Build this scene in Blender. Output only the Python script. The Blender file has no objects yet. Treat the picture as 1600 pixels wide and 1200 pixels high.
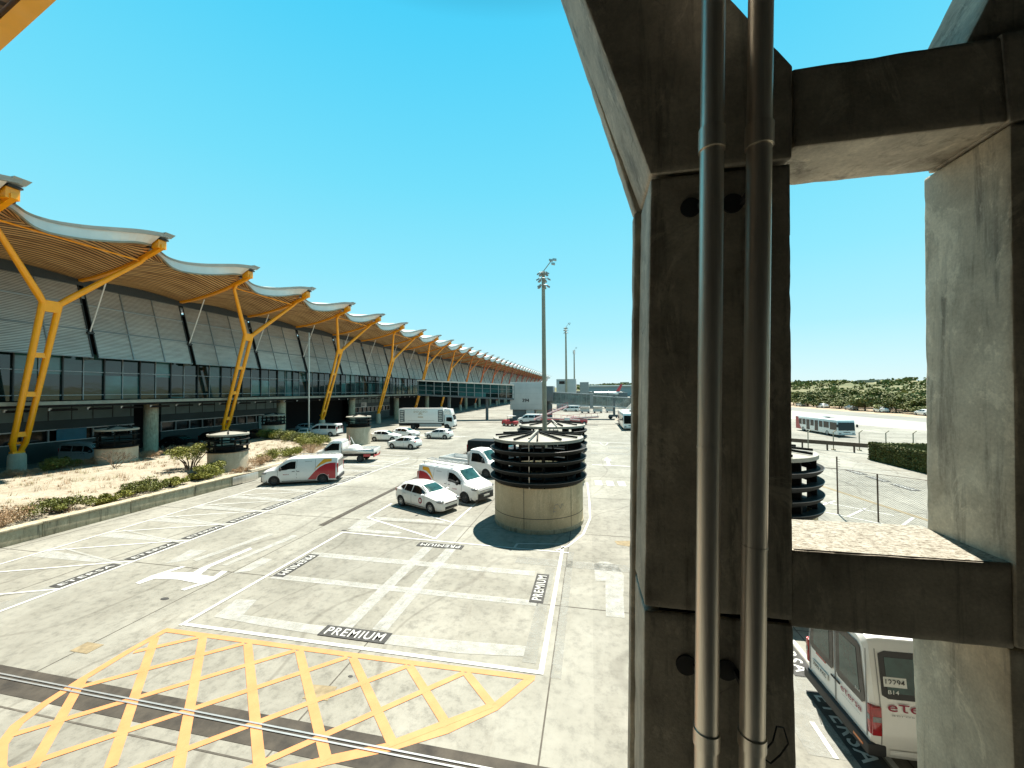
import bpy, bmesh, math, random
from mathutils import Vector, Matrix, noise
R=math.radians; PI=math.pi
random.seed(7)
S=bpy.context.scene; COL=S.collection

# ---------------------------------------------------------------- camera, sky, sun, exposure
H=6.8
_th=math.atan(122/600.); _ph=math.atan(11/600.); _ro=R(-0.45)
_F=Vector((-math.sin(_th)*math.cos(_ph),math.cos(_th)*math.cos(_ph),math.sin(_ph)))
_R0=Vector((math.cos(_th),math.sin(_th),0)); _U0=_R0.cross(_F)
_Rt=_R0*math.cos(_ro)+_U0*math.sin(_ro); _U=_Rt.cross(_F)
cam=bpy.data.objects.new('camera',bpy.data.cameras.new('camera')); COL.objects.link(cam)
m=Matrix((_Rt,_U,-_F)).transposed().to_4x4(); m.translation=Vector((0,0,H)); cam.matrix_world=m
cam.data.sensor_width=36; cam.data.lens=13.5; cam.data.clip_start=.05; cam.data.clip_end=12000
S.camera=cam
SUN_EL=R(66); SUN_AZ=R(15.6)          # azimuth from +Y towards +X
EXPO=1.3
W=bpy.data.worlds.new('World'); S.world=W; W.use_nodes=True
nt=W.node_tree; nt.nodes.clear()
def wn(t,**k):
    n=nt.nodes.new(t)
    for a,b in k.items(): setattr(n,a,b)
    return n
sky=wn('ShaderNodeTexSky',sky_type='NISHITA',sun_disc=False,sun_elevation=SUN_EL,sun_rotation=SUN_AZ,altitude=600,air_density=1.0,dust_density=.6,ozone_density=1.5)
tc=wn('ShaderNodeTexCoord'); sp=wn('ShaderNodeSeparateXYZ'); nt.links.new(tc.outputs['Generated'],sp.inputs[0])
rp=wn('ShaderNodeValToRGB'); nt.links.new(sp.outputs['Z'],rp.inputs[0])
el=rp.color_ramp.elements
el[0].position=0.0; el[0].color=(.74,.94,.96,1)
el[1].position=1.0; el[1].color=(.03,.06,.09,1)
for p,c in ((.05,(.62,.92,.97,1)),(.14,(.42,.87,.98,1)),(.28,(.28,.82,.98,1)),(.46,(.17,.75,.97,1)),(.70,(.065,.64,.95,1)),(.76,(.02,.36,.56,1)),(.84,(.04,.09,.13,1))):
    e=el.new(p); e.color=c
sc_=wn('ShaderNodeVectorMath',operation='SCALE'); sc_.inputs['Scale'].default_value=10.0/(2**EXPO)
nt.links.new(rp.outputs[0],sc_.inputs[0])
mx=wn('ShaderNodeMix',data_type='RGBA'); mx.inputs['Factor'].default_value=.96
nt.links.new(sky.outputs[0],mx.inputs['A']); nt.links.new(sc_.outputs[0],mx.inputs['B'])
bg=wn('ShaderNodeBackground'); bg.inputs['Strength'].default_value=.1
nt.links.new(mx.outputs['Result'],bg.inputs[0]); wo=wn('ShaderNodeOutputWorld'); nt.links.new(bg.outputs[0],wo.inputs[0])
sl=bpy.data.lights.new('sun','SUN'); sl.energy=5.0; sl.angle=R(.5); sl.color=(1,.94,.83)
so=bpy.data.objects.new('sun',sl); COL.objects.link(so)
sd=Vector((math.sin(SUN_AZ)*math.cos(SUN_EL),math.cos(SUN_AZ)*math.cos(SUN_EL),math.sin(SUN_EL)))
so.rotation_euler=sd.to_track_quat('Z','Y').to_euler(); so.location=(0,0,60)
S.view_settings.view_transform='Standard'; S.view_settings.look='None'; S.view_settings.exposure=EXPO; S.view_settings.gamma=1
S.cycles.max_bounces=7; S.cycles.diffuse_bounces=5; S.cycles.glossy_bounces=3; S.cycles.transmission_bounces=4; S.cycles.caustics_reflective=False; S.cycles.caustics_refractive=False
S.cycles.use_denoising=True

# ---------------------------------------------------------------- materials
MATS={}
def mat(name,col,rough=.6,metal=0,var=.12,scale=3.0,bump=0,bscale=None,col2=None,spec=.5,stretch=None,coat=0):
    if name in MATS: return MATS[name]
    M=bpy.data.materials.new(name); M.use_nodes=True; t=M.node_tree; b=t.nodes['Principled BSDF']
    b.inputs['Roughness'].default_value=rough; b.inputs['Metallic'].default_value=metal
    b.inputs['Specular IOR Level'].default_value=spec
    if coat: b.inputs['Coat Weight'].default_value=coat; b.inputs['Coat Roughness'].default_value=.05
    c=t.nodes.new('ShaderNodeTexCoord'); mp=t.nodes.new('ShaderNodeMapping'); t.links.new(c.outputs['Object'],mp.inputs[0])
    if stretch: mp.inputs['Scale'].default_value=stretch
    n=t.nodes.new('ShaderNodeTexNoise'); n.inputs['Scale'].default_value=scale; n.inputs['Detail'].default_value=5; n.inputs['Roughness'].default_value=.6
    t.links.new(mp.outputs[0],n.inputs['Vector'])
    r=t.nodes.new('ShaderNodeValToRGB'); r.color_ramp.elements[0].position=.3; r.color_ramp.elements[1].position=.7
    c2=col2 if col2 else tuple(min(1,x*(1+var)) for x in col)
    c1=tuple(x*(1-var) for x in col) if not col2 else col
    r.color_ramp.elements[0].color=(*c1,1); r.color_ramp.elements[1].color=(*c2,1)
    t.links.new(n.outputs['Fac'],r.inputs[0]); t.links.new(r.outputs[0],b.inputs['Base Color'])
    if bump:
        n2=t.nodes.new('ShaderNodeTexNoise'); n2.inputs['Scale'].default_value=bscale or scale*6; n2.inputs['Detail'].default_value=4
        t.links.new(mp.outputs[0],n2.inputs['Vector'])
        bp=t.nodes.new('ShaderNodeBump'); bp.inputs['Strength'].default_value=bump; bp.inputs['Distance'].default_value=.02
        t.links.new(n2.outputs['Fac'],bp.inputs['Height']); t.links.new(bp.outputs[0],b.inputs['Normal'])
    MATS[name]=M; return M
class NB:
    """small node helper for layered procedural materials"""
    def __init__(s,name,rough=.8):
        s.M=bpy.data.materials.new(name); s.M.use_nodes=True; s.t=s.M.node_tree; s.b=s.t.nodes['Principled BSDF']; s.b.inputs['Roughness'].default_value=rough
        s.tc=s.t.nodes.new('ShaderNodeTexCoord').outputs['Object']; MATS[name]=s.M
    def map(s,sc=(1,1,1),rot=(0,0,0),src=None):
        m=s.t.nodes.new('ShaderNodeMapping'); m.inputs['Scale'].default_value=sc; m.inputs['Rotation'].default_value=rot
        s.t.links.new(src or s.tc,m.inputs[0]); return m.outputs[0]
    def noise(s,scale,vec=None,detail=5,rough=.6,dist=0):
        n=s.t.nodes.new('ShaderNodeTexNoise'); n.inputs['Scale'].default_value=scale; n.inputs['Detail'].default_value=detail; n.inputs['Roughness'].default_value=rough; n.inputs['Distortion'].default_value=dist
        s.t.links.new(vec or s.tc,n.inputs['Vector']); return n.outputs['Fac']
    def ramp(s,f,stops):
        r=s.t.nodes.new('ShaderNodeValToRGB'); e=r.color_ramp.elements
        e[0].position,e[1].position=stops[0][0],stops[-1][0]
        g=lambda c:(c,c,c,1) if not hasattr(c,'__len__') else (*c,1)
        e[0].color=g(stops[0][1]); e[1].color=g(stops[-1][1])
        for p,c in stops[1:-1]: e.new(p).color=g(c)
        s.t.links.new(f,r.inputs[0]); return r.outputs[0]
    def mix(s,f,a,b,mode='MIX'):
        m=s.t.nodes.new('ShaderNodeMix'); m.data_type='RGBA'; m.blend_type=mode
        for v,i in ((f,'Factor'),(a,'A'),(b,'B')):
            if hasattr(v,'links') or hasattr(v,'is_linked'): s.t.links.new(v,m.inputs[i])
            elif i=='Factor': m.inputs['Factor'].default_value=v
            else: m.inputs[i].default_value=(*v,1)
        return m.outputs['Result']
    def bump(s,h,st=.3,d=.02):
        b=s.t.nodes.new('ShaderNodeBump'); b.inputs['Strength'].default_value=st; b.inputs['Distance'].default_value=d
        s.t.links.new(h,b.inputs['Height']); s.t.links.new(b.outputs[0],s.b.inputs['Normal'])
    def wave(s,scale,axis='X',vec=None,dist=0):
        w=s.t.nodes.new('ShaderNodeTexWave'); w.bands_direction=axis; w.inputs['Scale'].default_value=scale; w.inputs['Distortion'].default_value=dist
        s.t.links.new(vec or s.tc,w.inputs['Vector']); return w.outputs['Fac']
    def out(s,c): s.t.links.new(c,s.b.inputs['Base Color']); return s.M
# apron concrete
n=NB('apron_concrete',.85)
a=n.ramp(n.noise(.35,detail=8,rough=.65),[(.3,(.155,.152,.126)),(.52,(.212,.208,.176)),(.75,(.278,.273,.235))])
b=n.ramp(n.noise(3.2,detail=8,rough=.75),[(.34,.62),(.5,.97),(.8,1.18)])
c=n.mix(1,a,b,'MULTIPLY')
st=n.ramp(n.noise(.9,n.map((1,.35,1),(0,0,.3)),detail=9,rough=.8,dist=.6),[(.57,0.0),(.72,.6)])
c=n.mix(st,c,(.12,.108,.082))
oil=n.ramp(n.noise(2.1,detail=10,rough=.85),[(.66,0.0),(.74,.7)])
c=n.mix(oil,c,(.075,.068,.052))
fl=n.ramp(n.noise(7.5,detail=6,rough=.75),[(.67,0.0),(.71,.8)]); c=n.mix(fl,c,(.06,.052,.038))
ck=n.ramp(n.wave(.11,'X',n.map((1,.6,1),(0,0,.5)),14),[(0.0,.35),(.008,0.0)]); c=n.mix(ck,c,(.07,.062,.048))
pale=n.ramp(n.noise(.22,n.map((1,.5,1),(0,0,.9)),detail=6,rough=.6),[(.52,0.0),(.70,.5)])
c=n.mix(pale,c,(.285,.288,.252))
vm=n.t.nodes.new('ShaderNodeVectorMath'); vm.operation='MULTIPLY'; vm.inputs[1].default_value=(1/6.2,1/6.25,0); n.t.links.new(n.tc,vm.inputs[0])
vf=n.t.nodes.new('ShaderNodeVectorMath'); vf.operation='FLOOR'; n.t.links.new(vm.outputs[0],vf.inputs[0])
wnz=n.t.nodes.new('ShaderNodeTexWhiteNoise'); n.t.links.new(vf.outputs[0],wnz.inputs['Vector'])
c=n.mix(1,c,n.ramp(wnz.outputs['Value'],[(0.0,.90),(1.0,1.09)]),'MULTIPLY')
n.bump(n.noise(40,detail=3),.25,.01); n.out(c)
# fair faced concrete with water streaks
def conc(name,dark,lite,streak=.5,rough=.8,sc=1.0,low=(.09,.08,.065),crack=False):
    n=NB(name,rough)
    a=n.ramp(n.noise(1.3*sc,detail=7,rough=.65),[(.3,dark),(.7,lite)])
    b=n.ramp(n.noise(2.2*sc,n.map((1.4,1.4,.16)),detail=7,rough=.7,dist=.3),[(.52,0.0),(.68,streak)])
    c=n.mix(b,a,low)
    p=n.ramp(n.noise(.9*sc,n.map((1,1,.6)),detail=8,rough=.75,dist=1.2),[(.55,0.0),(.60,.45)])
    c=n.mix(p,c,tuple(x*1.25 for x in lite))
    g=n.ramp(n.noise(28*sc,detail=3),[(.3,.86),(.7,1.1)]); c=n.mix(1,c,g,'MULTIPLY')
    if crack:
        vo=n.t.nodes.new('ShaderNodeTexVoronoi'); vo.feature='DISTANCE_TO_EDGE'; vo.inputs['Scale'].default_value=.9
        va=n.t.nodes.new('ShaderNodeVectorMath'); va.operation='ADD'; nn=n.t.nodes.new('ShaderNodeTexNoise'); nn.inputs['Scale'].default_value=3.0; nn.inputs['Detail'].default_value=6; n.t.links.new(n.tc,nn.inputs['Vector']); ns=n.t.nodes.new('ShaderNodeVectorMath'); ns.operation='SCALE'; ns.inputs['Scale'].default_value=.4; n.t.links.new(nn.outputs['Color'],ns.inputs[0]); n.t.links.new(ns.outputs[0],va.inputs[0]); n.t.links.new(n.tc,va.inputs[1]); n.t.links.new(va.outputs[0],vo.inputs['Vector'])
        k1=n.ramp(vo.outputs['Distance'],[(0.0,.6),(.005,.35),(.010,0.0)]); k2=n.ramp(n.noise(.8,detail=2),[(.56,0.0),(.62,1.0)]); c=n.mix(n.mix(1,k1,k2,'MULTIPLY'),c,(.03,.026,.02))
        dr=n.ramp(n.noise(9,n.map((1,1,.05)),detail=3,rough=.6),[(.60,0.0),(.66,.5)]); c=n.mix(dr,c,tuple(x*.8 for x in lite))
    n.bump(n.noise(22*sc,detail=5,rough=.7),.35,.012); return n.out(c)
conc('frame_concrete',(.29,.255,.20),(.68,.61,.49),.75,.72,1.3,(.09,.078,.058),True)
conc('lit_column_concrete',(.40,.35,.265),(.76,.69,.55),.85,.72,1.5,(.15,.13,.10),True)  # paler copy of the frame concrete, standing in for bounce light on the column
conc('shaft_concrete',(.50,.385,.235),(.60,.48,.31),.35,.8,.8,(.22,.18,.12))
conc('kerb_concrete',(.33,.28,.185),(.46,.40,.28),.9,.85,2.2,(.09,.08,.055))
conc('pale_concrete',(.38,.325,.24),(.48,.42,.32),.3,.8,.8,(.24,.21,.15))
n=NB('flaked_concrete',.85)
a=n.ramp(n.noise(9,detail=8,rough=.8,dist=1.5),[(.34,(.13,.11,.08)),(.5,(.28,.26,.21)),(.68,(.39,.37,.32))])
b=n.ramp(n.noise(17,n.map((1,2.5,1)),detail=5,rough=.8),[(.52,0.0),(.57,.9)]); n.bump(n.noise(18,detail=6),.6,.02); n.out(n.mix(b,a,(.08,.06,.035)))
n=NB('timber_slats',.6)
w=n.ramp(n.wave(1.0,'X'),[(.18,.07),(.5,1.0)])
a=n.ramp(n.noise(1.0,n.map((6,.22,1)),detail=4,rough=.7),[(.34,(.20,.08,.025)),(.46,(.54,.31,.12)),(.58,(.70,.44,.19)),(.70,(.80,.56,.30))])
n.out(n.mix(1,a,w,'MULTIPLY')); n.bump(n.wave(1.0,'X'),.4,.04)
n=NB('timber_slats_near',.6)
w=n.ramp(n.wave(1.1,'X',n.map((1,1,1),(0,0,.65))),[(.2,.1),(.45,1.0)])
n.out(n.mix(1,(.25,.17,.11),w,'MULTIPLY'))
n=NB('screen_mesh',.45); n.b.inputs['Metallic'].default_value=.25
w=n.ramp(n.wave(2.3,'Z'),[(.25,.30),(.65,1.05)])
a=n.ramp(n.noise(.5,n.map((1,1,6)),detail=5,rough=.7),[(.3,(.46,.425,.375)),(.7,(.66,.62,.55))])
n.out(n.mix(1,a,w,'MULTIPLY'))
n=NB('soil',.95)
a=n.ramp(n.noise(.6,detail=8,rough=.7),[(.3,(.25,.215,.155)),(.5,(.345,.305,.23)),(.7,(.41,.37,.29))])
g=n.ramp(n.noise(7,detail=7,rough=.8),[(.36,.55),(.6,1.08)]); c=n.mix(1,a,g,'MULTIPLY')
lt=n.ramp(n.noise(2.3,n.map((1,.5,1)),detail=9,rough=.8),[(.56,0.0),(.66,.7)]); n.bump(n.noise(10,detail=7),.8,.05); n.out(n.mix(lt,c,(.16,.11,.06)))
n=NB('dry_land',.95)
a=n.ramp(n.noise(.004,detail=12,rough=.82),[(.38,(.05,.065,.018)),(.5,(.105,.11,.04)),(.62,(.20,.165,.085))])
g=n.ramp(n.noise(.2,detail=6),[(.3,.8),(.7,1.15)]); n.out(n.mix(1,a,g,'MULTIPLY'))
n=NB('road_paint',.7)
a=n.ramp(n.noise(14,detail=9,rough=.85),[(.27,0.0),(.36,1.0)]); b2=n.ramp(n.noise(1.5,detail=4),[(.3,(.40,.41,.385)),(.7,(.50,.51,.48))]); n.out(n.mix(a,(.22,.22,.19),b2))
def faded(name,col,lo,hi,sc=5):
    n=NB(name,.8); a=n.ramp(n.noise(sc,detail=10,rough=.8),[(lo,0.0),(hi,1.0)])
    tr=n.t.nodes.new('ShaderNodeBsdfTransparent'); mx=n.t.nodes.new('ShaderNodeMixShader'); n.b.inputs['Base Color'].default_value=(*col,1)
    n.t.links.new(a,mx.inputs[0]); n.t.links.new(tr.outputs[0],mx.inputs[1]); n.t.links.new(n.b.outputs[0],mx.inputs[2]); n.t.links.new(mx.outputs[0],n.t.nodes['Material Output'].inputs[0])
faded('worn_paint',(.40,.41,.385),.22,.74,2.6); faded('ghost_paint',(.28,.285,.258),.35,.70,3)
n=NB('yellow_paint',.7)
a=n.ramp(n.noise(9,detail=10,rough=.9),[(.30,0.0),(.44,1.0)]); b2=n.ramp(n.noise(2,detail=4),[(.3,(.46,.185,.065)),(.7,(.55,.235,.09))]); n.out(n.mix(a,(.26,.18,.09),b2))
mat('plate_black',(.035,.035,.033),.8,var=.5,scale=6)
mat('strip_dark',(.042,.036,.027),.85,var=.5,scale=2.5,bump=.2)
mat('joint_dark',(.075,.068,.055),.9,var=.4)
mat('patch_brown',(.21,.17,.10),.9,var=.3,scale=5)
mat('rail_metal',(.42,.43,.42),.4,.6)
mat('white_paint',(.80,.795,.77),.28,var=.03,coat=.6); mat('grey_body',(.34,.35,.35),.3,coat=.5); mat('dark_body',(.010,.009,.009),.45,spec=.2,var=.1); mat('brown_body',(.16,.06,.035),.3,coat=.5)
mat('red_paint',(.42,.02,.03),.35,coat=.4,var=.1); mat('amber_paint',(.75,.36,.02),.4,var=.05)
mat('glass_dark',(.008,.008,.008),.08,spec=.45,var=.3,scale=1.2); mat('glass_green',(.02,.06,.055),.1,spec=.6,var=.5,scale=2.6)
mat('rubber',(.018,.018,.018),.85,var=.2); mat('black_plastic',(.022,.022,.022),.6,var=.2); mat('rim_grey',(.42,.42,.41),.4,.3); mat('rim_dark',(.06,.06,.06),.5)
mat('lamp_clear',(.20,.21,.215),.12,.2,var=.25,scale=18); mat('lamp_red',(.35,.01,.012),.2,var=.3,scale=12,coat=.6); mat('lamp_amber',(.7,.18,.02),.3)
mat('plate_white',(.72,.72,.68),.5,var=.03); mat('ink',(.03,.03,.03),.7,var=.1); mat('ink_grey',(.3,.3,.3),.7,var=.1); mat('ink_red',(.30,.02,.05),.6,var=.1); mat('ink_white',(.7,.7,.68),.6,var=.05); mat('gold',(.34,.20,.05),.5,var=.1)
mat('terminal_glass',(.006,.020,.020),.05,spec=.8,var=.6,scale=.25,stretch=(1,1,2),bump=.35,bscale=.35); 
mat('teal_panel',(.20,.30,.29),.4,var=.15,scale=.8); mat('teal_wall',(.018,.048,.048),.45,var=.2,scale=.6); mat('blue_panel',(.02,.20,.30),.4)
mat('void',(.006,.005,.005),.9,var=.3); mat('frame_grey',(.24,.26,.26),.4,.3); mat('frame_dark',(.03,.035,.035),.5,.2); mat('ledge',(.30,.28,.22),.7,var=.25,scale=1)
mat('white_metal',(.70,.69,.66),.35,.1,var=.06,scale=.8); mat('roof_metal',(.30,.36,.37),.35,.5,var=.15,scale=.6); mat('steel',(.62,.60,.55),.38,.9,var=.12,scale=2.0,stretch=(6,6,.25))
mat('pipe_steel',(.80,.71,.60),.40,.75,var=.28,scale=2.5,stretch=(5,5,.2),bump=.05)
mat('louver',(.010,.011,.010),.7,0,var=.3,scale=4,spec=.15); mat('shaft_roof',(.27,.26,.22),.6,var=.12,scale=2)
mat('mast_grey',(.30,.27,.20),.55,.2,var=.15,scale=2); mat('rail_brown',(.10,.065,.045),.8,var=.3); mat('grey_box',(.44,.44,.425),.5,var=.08,scale=.6); mat('grey_dark',(.10,.115,.12),.5)
mat('jet_glass',(.16,.20,.19),.1,spec=.8,var=.35,scale=1.2); mat('pink_metal',(.50,.20,.18),.5,var=.3); mat('bark',(.11,.075,.045),.9,var=.3,scale=12)
mat('leaf_a',(.11,.125,.012),.6,col2=(.25,.24,.03),scale=2.2); mat('leaf_b',(.06,.075,.010),.6,col2=(.16,.17,.025),scale=1.2); mat('leaf_dry',(.24,.15,.08),.8,col2=(.42,.29,.17),scale=3); mat('leaf_tree',(.07,.085,.018),.7,col2=(.17,.18,.04),scale=.35); mat('leaf_olive',(.13,.145,.04),.7,col2=(.23,.24,.08),scale=.35)
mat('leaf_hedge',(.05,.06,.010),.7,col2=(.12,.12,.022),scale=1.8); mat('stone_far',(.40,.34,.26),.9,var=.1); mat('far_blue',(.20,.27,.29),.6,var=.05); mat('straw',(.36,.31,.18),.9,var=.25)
mat('canopy_orange',(.95,.44,.002),.4,var=.05,coat=.2); mat('bench_red',(.45,.03,.03),.5)
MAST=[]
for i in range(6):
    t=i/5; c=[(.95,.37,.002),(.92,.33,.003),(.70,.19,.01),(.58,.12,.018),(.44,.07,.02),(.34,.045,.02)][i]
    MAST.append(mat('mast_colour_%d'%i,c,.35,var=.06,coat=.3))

def paned(name,cells,lo,hi):
    M=MATS[name]; t=M.node_tree; b=t.nodes['Principled BSDF']; src=b.inputs['Base Color'].links[0].from_socket
    g=t.nodes.new('ShaderNodeNewGeometry'); a=t.nodes.new('ShaderNodeVectorMath'); a.operation='DIVIDE'; a.inputs[1].default_value=cells; t.links.new(g.outputs['Position'],a.inputs[0])
    f=t.nodes.new('ShaderNodeVectorMath'); f.operation='FLOOR'; t.links.new(a.outputs[0],f.inputs[0]); w=t.nodes.new('ShaderNodeTexWhiteNoise'); t.links.new(f.outputs[0],w.inputs['Vector'])
    r=t.nodes.new('ShaderNodeValToRGB'); r.color_ramp.elements[0].position=.55; r.color_ramp.elements[0].color=(lo,lo,lo,1); r.color_ramp.elements[1].color=(hi,hi,hi,1); t.links.new(w.outputs['Value'],r.inputs[0])
    m=t.nodes.new('ShaderNodeMix'); m.data_type='RGBA'; m.blend_type='MULTIPLY'; m.inputs['Factor'].default_value=1; t.links.new(src,m.inputs['A']); t.links.new(r.outputs[0],m.inputs['B']); t.links.new(m.outputs['Result'],b.inputs['Base Color'])
paned('terminal_glass',(500,1.5,2.15),.8,6.0); paned('screen_mesh',(500,3.0,2.5),.88,1.08); paned('teal_panel',(500,1.8,50),.85,1.15)
# ---------------------------------------------------------------- mesh helpers
class MB:
    def __init__(s): s.v=[]; s.f=[]; s.mi=[]; s.mm=[]
    def _m(s,m):
        if m not in s.mm: s.mm.append(m)
        return s.mm.index(m)
    def add(s,vs,fs,m):
        o=len(s.v); k=s._m(m); s.v+= [tuple(v) for v in vs]
        for f in fs: s.f.append(tuple(i+o for i in f)); s.mi.append(k)
        return s
    def box(s,x0,x1,y0,y1,z0,z1,m): return s.hexa([(x0,y0,z0),(x1,y0,z0),(x1,y1,z0),(x0,y1,z0),(x0,y0,z1),(x1,y0,z1),(x1,y1,z1),(x0,y1,z1)],m)
    def hexa(s,p,m): return s.add(p,[(0,3,2,1),(4,5,6,7),(0,1,5,4),(1,2,6,5),(2,3,7,6),(3,0,4,7)],m)
    def quad(s,a,b,c,d,m): return s.add([a,b,c,d],[(0,1,2,3)],m)
    def tube(s,p0,p1,r,m,n=10,r1=None,caps=True):
        p0,p1=Vector(p0),Vector(p1); d=(p1-p0).normalized(); u=d.orthogonal().normalized(); w=d.cross(u); r1=r if r1 is None else r1
        vs=[p0+(u*math.cos(2*PI*i/n)+w*math.sin(2*PI*i/n))*r for i in range(n)]+[p1+(u*math.cos(2*PI*i/n)+w*math.sin(2*PI*i/n))*r1 for i in range(n)]
        fs=[(i,(i+1)%n,n+(i+1)%n,n+i) for i in range(n)]
        if caps: fs+=[tuple(range(n))[::-1],tuple(range(n,2*n))]
        return s.add(vs,fs,m)
    def path(s,pts,r,m,n=8):
        for a,b in zip(pts,pts[1:]): s.tube(a,b,r,m,n)
        return s
    def beam(s,p0,p1,w,h,m,up=(0,0,1)):
        p0,p1=Vector(p0),Vector(p1); d=(p1-p0).normalized(); sd=d.cross(Vector(up)).normalized(); u=sd.cross(d)
        P=[]
        for p in (p0,p1):
            P.append([p-sd*w/2-u*h/2,p+sd*w/2-u*h/2,p+sd*w/2+u*h/2,p-sd*w/2+u*h/2])
        return s.add(P[0]+P[1],[(0,1,2,3),(7,6,5,4),(0,4,5,1),(1,5,6,2),(2,6,7,3),(3,7,4,0)],m)
    def lathe(s,prof,m,n=32,c=(0,0),a0=0,a1=2*PI):
        cl=abs(a1-a0-2*PI)<1e-6; k=n if cl else n+1
        vs=[]; 
        for i in range(k):
            a=a0+(a1-a0)*i/n
            for r,z in prof: vs.append((c[0]+r*math.cos(a),c[1]+r*math.sin(a),z))
        L=len(prof); fs=[]
        for i in range(n):
            j=(i+1)%k
            for q in range(L-1): fs.append((i*L+q,j*L+q,j*L+q+1,i*L+q+1))
        return s.add(vs,fs,m)
    def prism(s,poly,a,b,m,axis='Y'):
        n=len(poly)
        f={'Y':lambda p,t:(p[0],t,p[1]),'Z':lambda p,t:(p[0],p[1],t),'X':lambda p,t:(t,p[0],p[1])}[axis]
        return s.add([f(p,a) for p in poly]+[f(p,b) for p in poly],[tuple(range(n)),tuple(range(n,2*n))[::-1]]+[(i,n+i,n+(i+1)%n,(i+1)%n) for i in range(n)],m)
    def flat(s,poly,z,m): return s.add([(x,y,z) for x,y in poly],[tuple(range(len(poly)))],m)
    def strip(s,a,b,w,z,m):
        d=Vector((b[0]-a[0],b[1]-a[1])); d.normalize(); q=Vector((-d.y,d.x))*w/2
        return s.flat([(a[0]-q.x,a[1]-q.y),(b[0]-q.x,b[1]-q.y),(b[0]+q.x,b[1]+q.y),(a[0]+q.x,a[1]+q.y)],z,m)
    def mesh(s,name,smooth=None,fix=True):
        me=bpy.data.meshes.new(name); me.from_pydata(s.v,[],s.f)
        for k in s.mm: me.materials.append(MATS[k] if isinstance(k,str) else k)
        me.polygons.foreach_set('material_index',s.mi)
        if fix:
            bm=bmesh.new(); bm.from_mesh(me); bmesh.ops.recalc_face_normals(bm,faces=bm.faces); bm.to_mesh(me); bm.free()
        if smooth is not None:
            me.polygons.foreach_set('use_smooth',[True]*len(me.polygons)); me.set_sharp_from_angle(angle=R(smooth))
        me.update(); return me
    def build(s,name,parent=None,smooth=None,fix=True,bevel=0):
        me=s.mesh(name,smooth,fix)
        if bevel:
            bm=bmesh.new(); bm.from_mesh(me); bmesh.ops.remove_doubles(bm,verts=bm.verts,dist=1e-5)
            bmesh.ops.bevel(bm,geom=[e for e in bm.edges if len(e.link_faces)==2 and e.calc_face_angle(0)>.5],offset=bevel,segments=2,affect='EDGES',profile=.5,clamp_overlap=True); bm.to_mesh(me); bm.free()
            me.polygons.foreach_set('use_smooth',[True]*len(me.polygons)); me.set_sharp_from_angle(angle=R(35))
        return link(name,me,parent)
def link(name,me,parent=None):
    o=bpy.data.objects.new(name,me); COL.objects.link(o)
    if parent: o.parent=parent
    return o
def tag(o,label=None,cat=None,group=None,kind=None):
    for k,v in (('label',label),('category',cat),('group',group),('kind',kind)):
        if v: o[k]=v
    return o
def thing(name,label,cat,loc=(0,0,0),rz=0,group=None,kind=None):
    o=bpy.data.objects.new(name,None); COL.objects.link(o); o.location=loc; o.rotation_euler=(0,0,rz); o.empty_display_size=.3
    return tag(o,label,cat,group,kind)
KIDS={}
def copy_tree(o,label=None,loc=None,rz=None,parent=None,top=True,scale=None):
    c=o.copy(); COL.objects.link(c)
    if parent: c.parent=parent
    for ch in list(o.children): copy_tree(ch,parent=c,top=False)
    if label: c['label']=label
    if loc is not None: c.location=loc
    if rz is not None: c.rotation_euler=(0,0,rz)
    if scale: c.scale=scale
    return c
def text_geo(txt,size,bold=.0,space=1.0):
    cu=bpy.data.curves.new('t','FONT'); cu.body=txt; cu.size=size; cu.align_x='CENTER'; cu.align_y='CENTER'; cu.offset=bold; cu.space_character=space; cu.resolution_u=3
    o=bpy.data.objects.new('t',cu); COL.objects.link(o); dg=bpy.context.evaluated_depsgraph_get(); me=bpy.data.meshes.new_from_object(o.evaluated_get(dg))
    vs=[tuple(v.co) for v in me.vertices]; fs=[tuple(p.vertices) for p in me.polygons]
    bpy.data.objects.remove(o); bpy.data.curves.remove(cu); bpy.data.meshes.remove(me)
    xs=[v[0] for v in vs]; ys=[v[1] for v in vs]; cx=(min(xs)+max(xs))/2; cy=(min(ys)+max(ys))/2
    return [(v[0]-cx,v[1]-cy) for v in vs],fs,(max(xs)-min(xs)),(max(ys)-min(ys))
def put_text(mb,txt,m,fn,w=None,h=None,bold=.0,space=1.0):
    """fn maps (u,v) in metres to xyz; w,h force the size"""
    vs,fs,tw,thh=text_geo(txt,1.0,bold,space); sx=(w/tw) if w else 1; sy=(h/thh) if h else sx
    mb.add([fn(x*sx,y*sy) for x,y in vs],fs,m)
exec_order=[]
def pch(xs,ys,x):
    n=len(xs)
    if x<=xs[0]: return ys[0]
    if x>=xs[-1]: return ys[-1]
    for i in range(n-1):
        if x<=xs[i+1]: break
    h=[xs[j+1]-xs[j] for j in range(n-1)]; d=[(ys[j+1]-ys[j])/h[j] for j in range(n-1)]
    def tn(j):
        if j==0 or j==n-1: return d[0] if j==0 else d[-1]
        return 0 if d[j-1]*d[j]<=0 else 2*d[j-1]*d[j]/(d[j-1]+d[j])
    t=(x-xs[i])/h[i]; a,b=tn(i)*h[i],tn(i+1)*h[i]
    return ys[i]*(2*t**3-3*t*t+1)+a*(t**3-2*t*t+t)+ys[i+1]*(-2*t**3+3*t*t)+b*(t**3-t*t)
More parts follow.
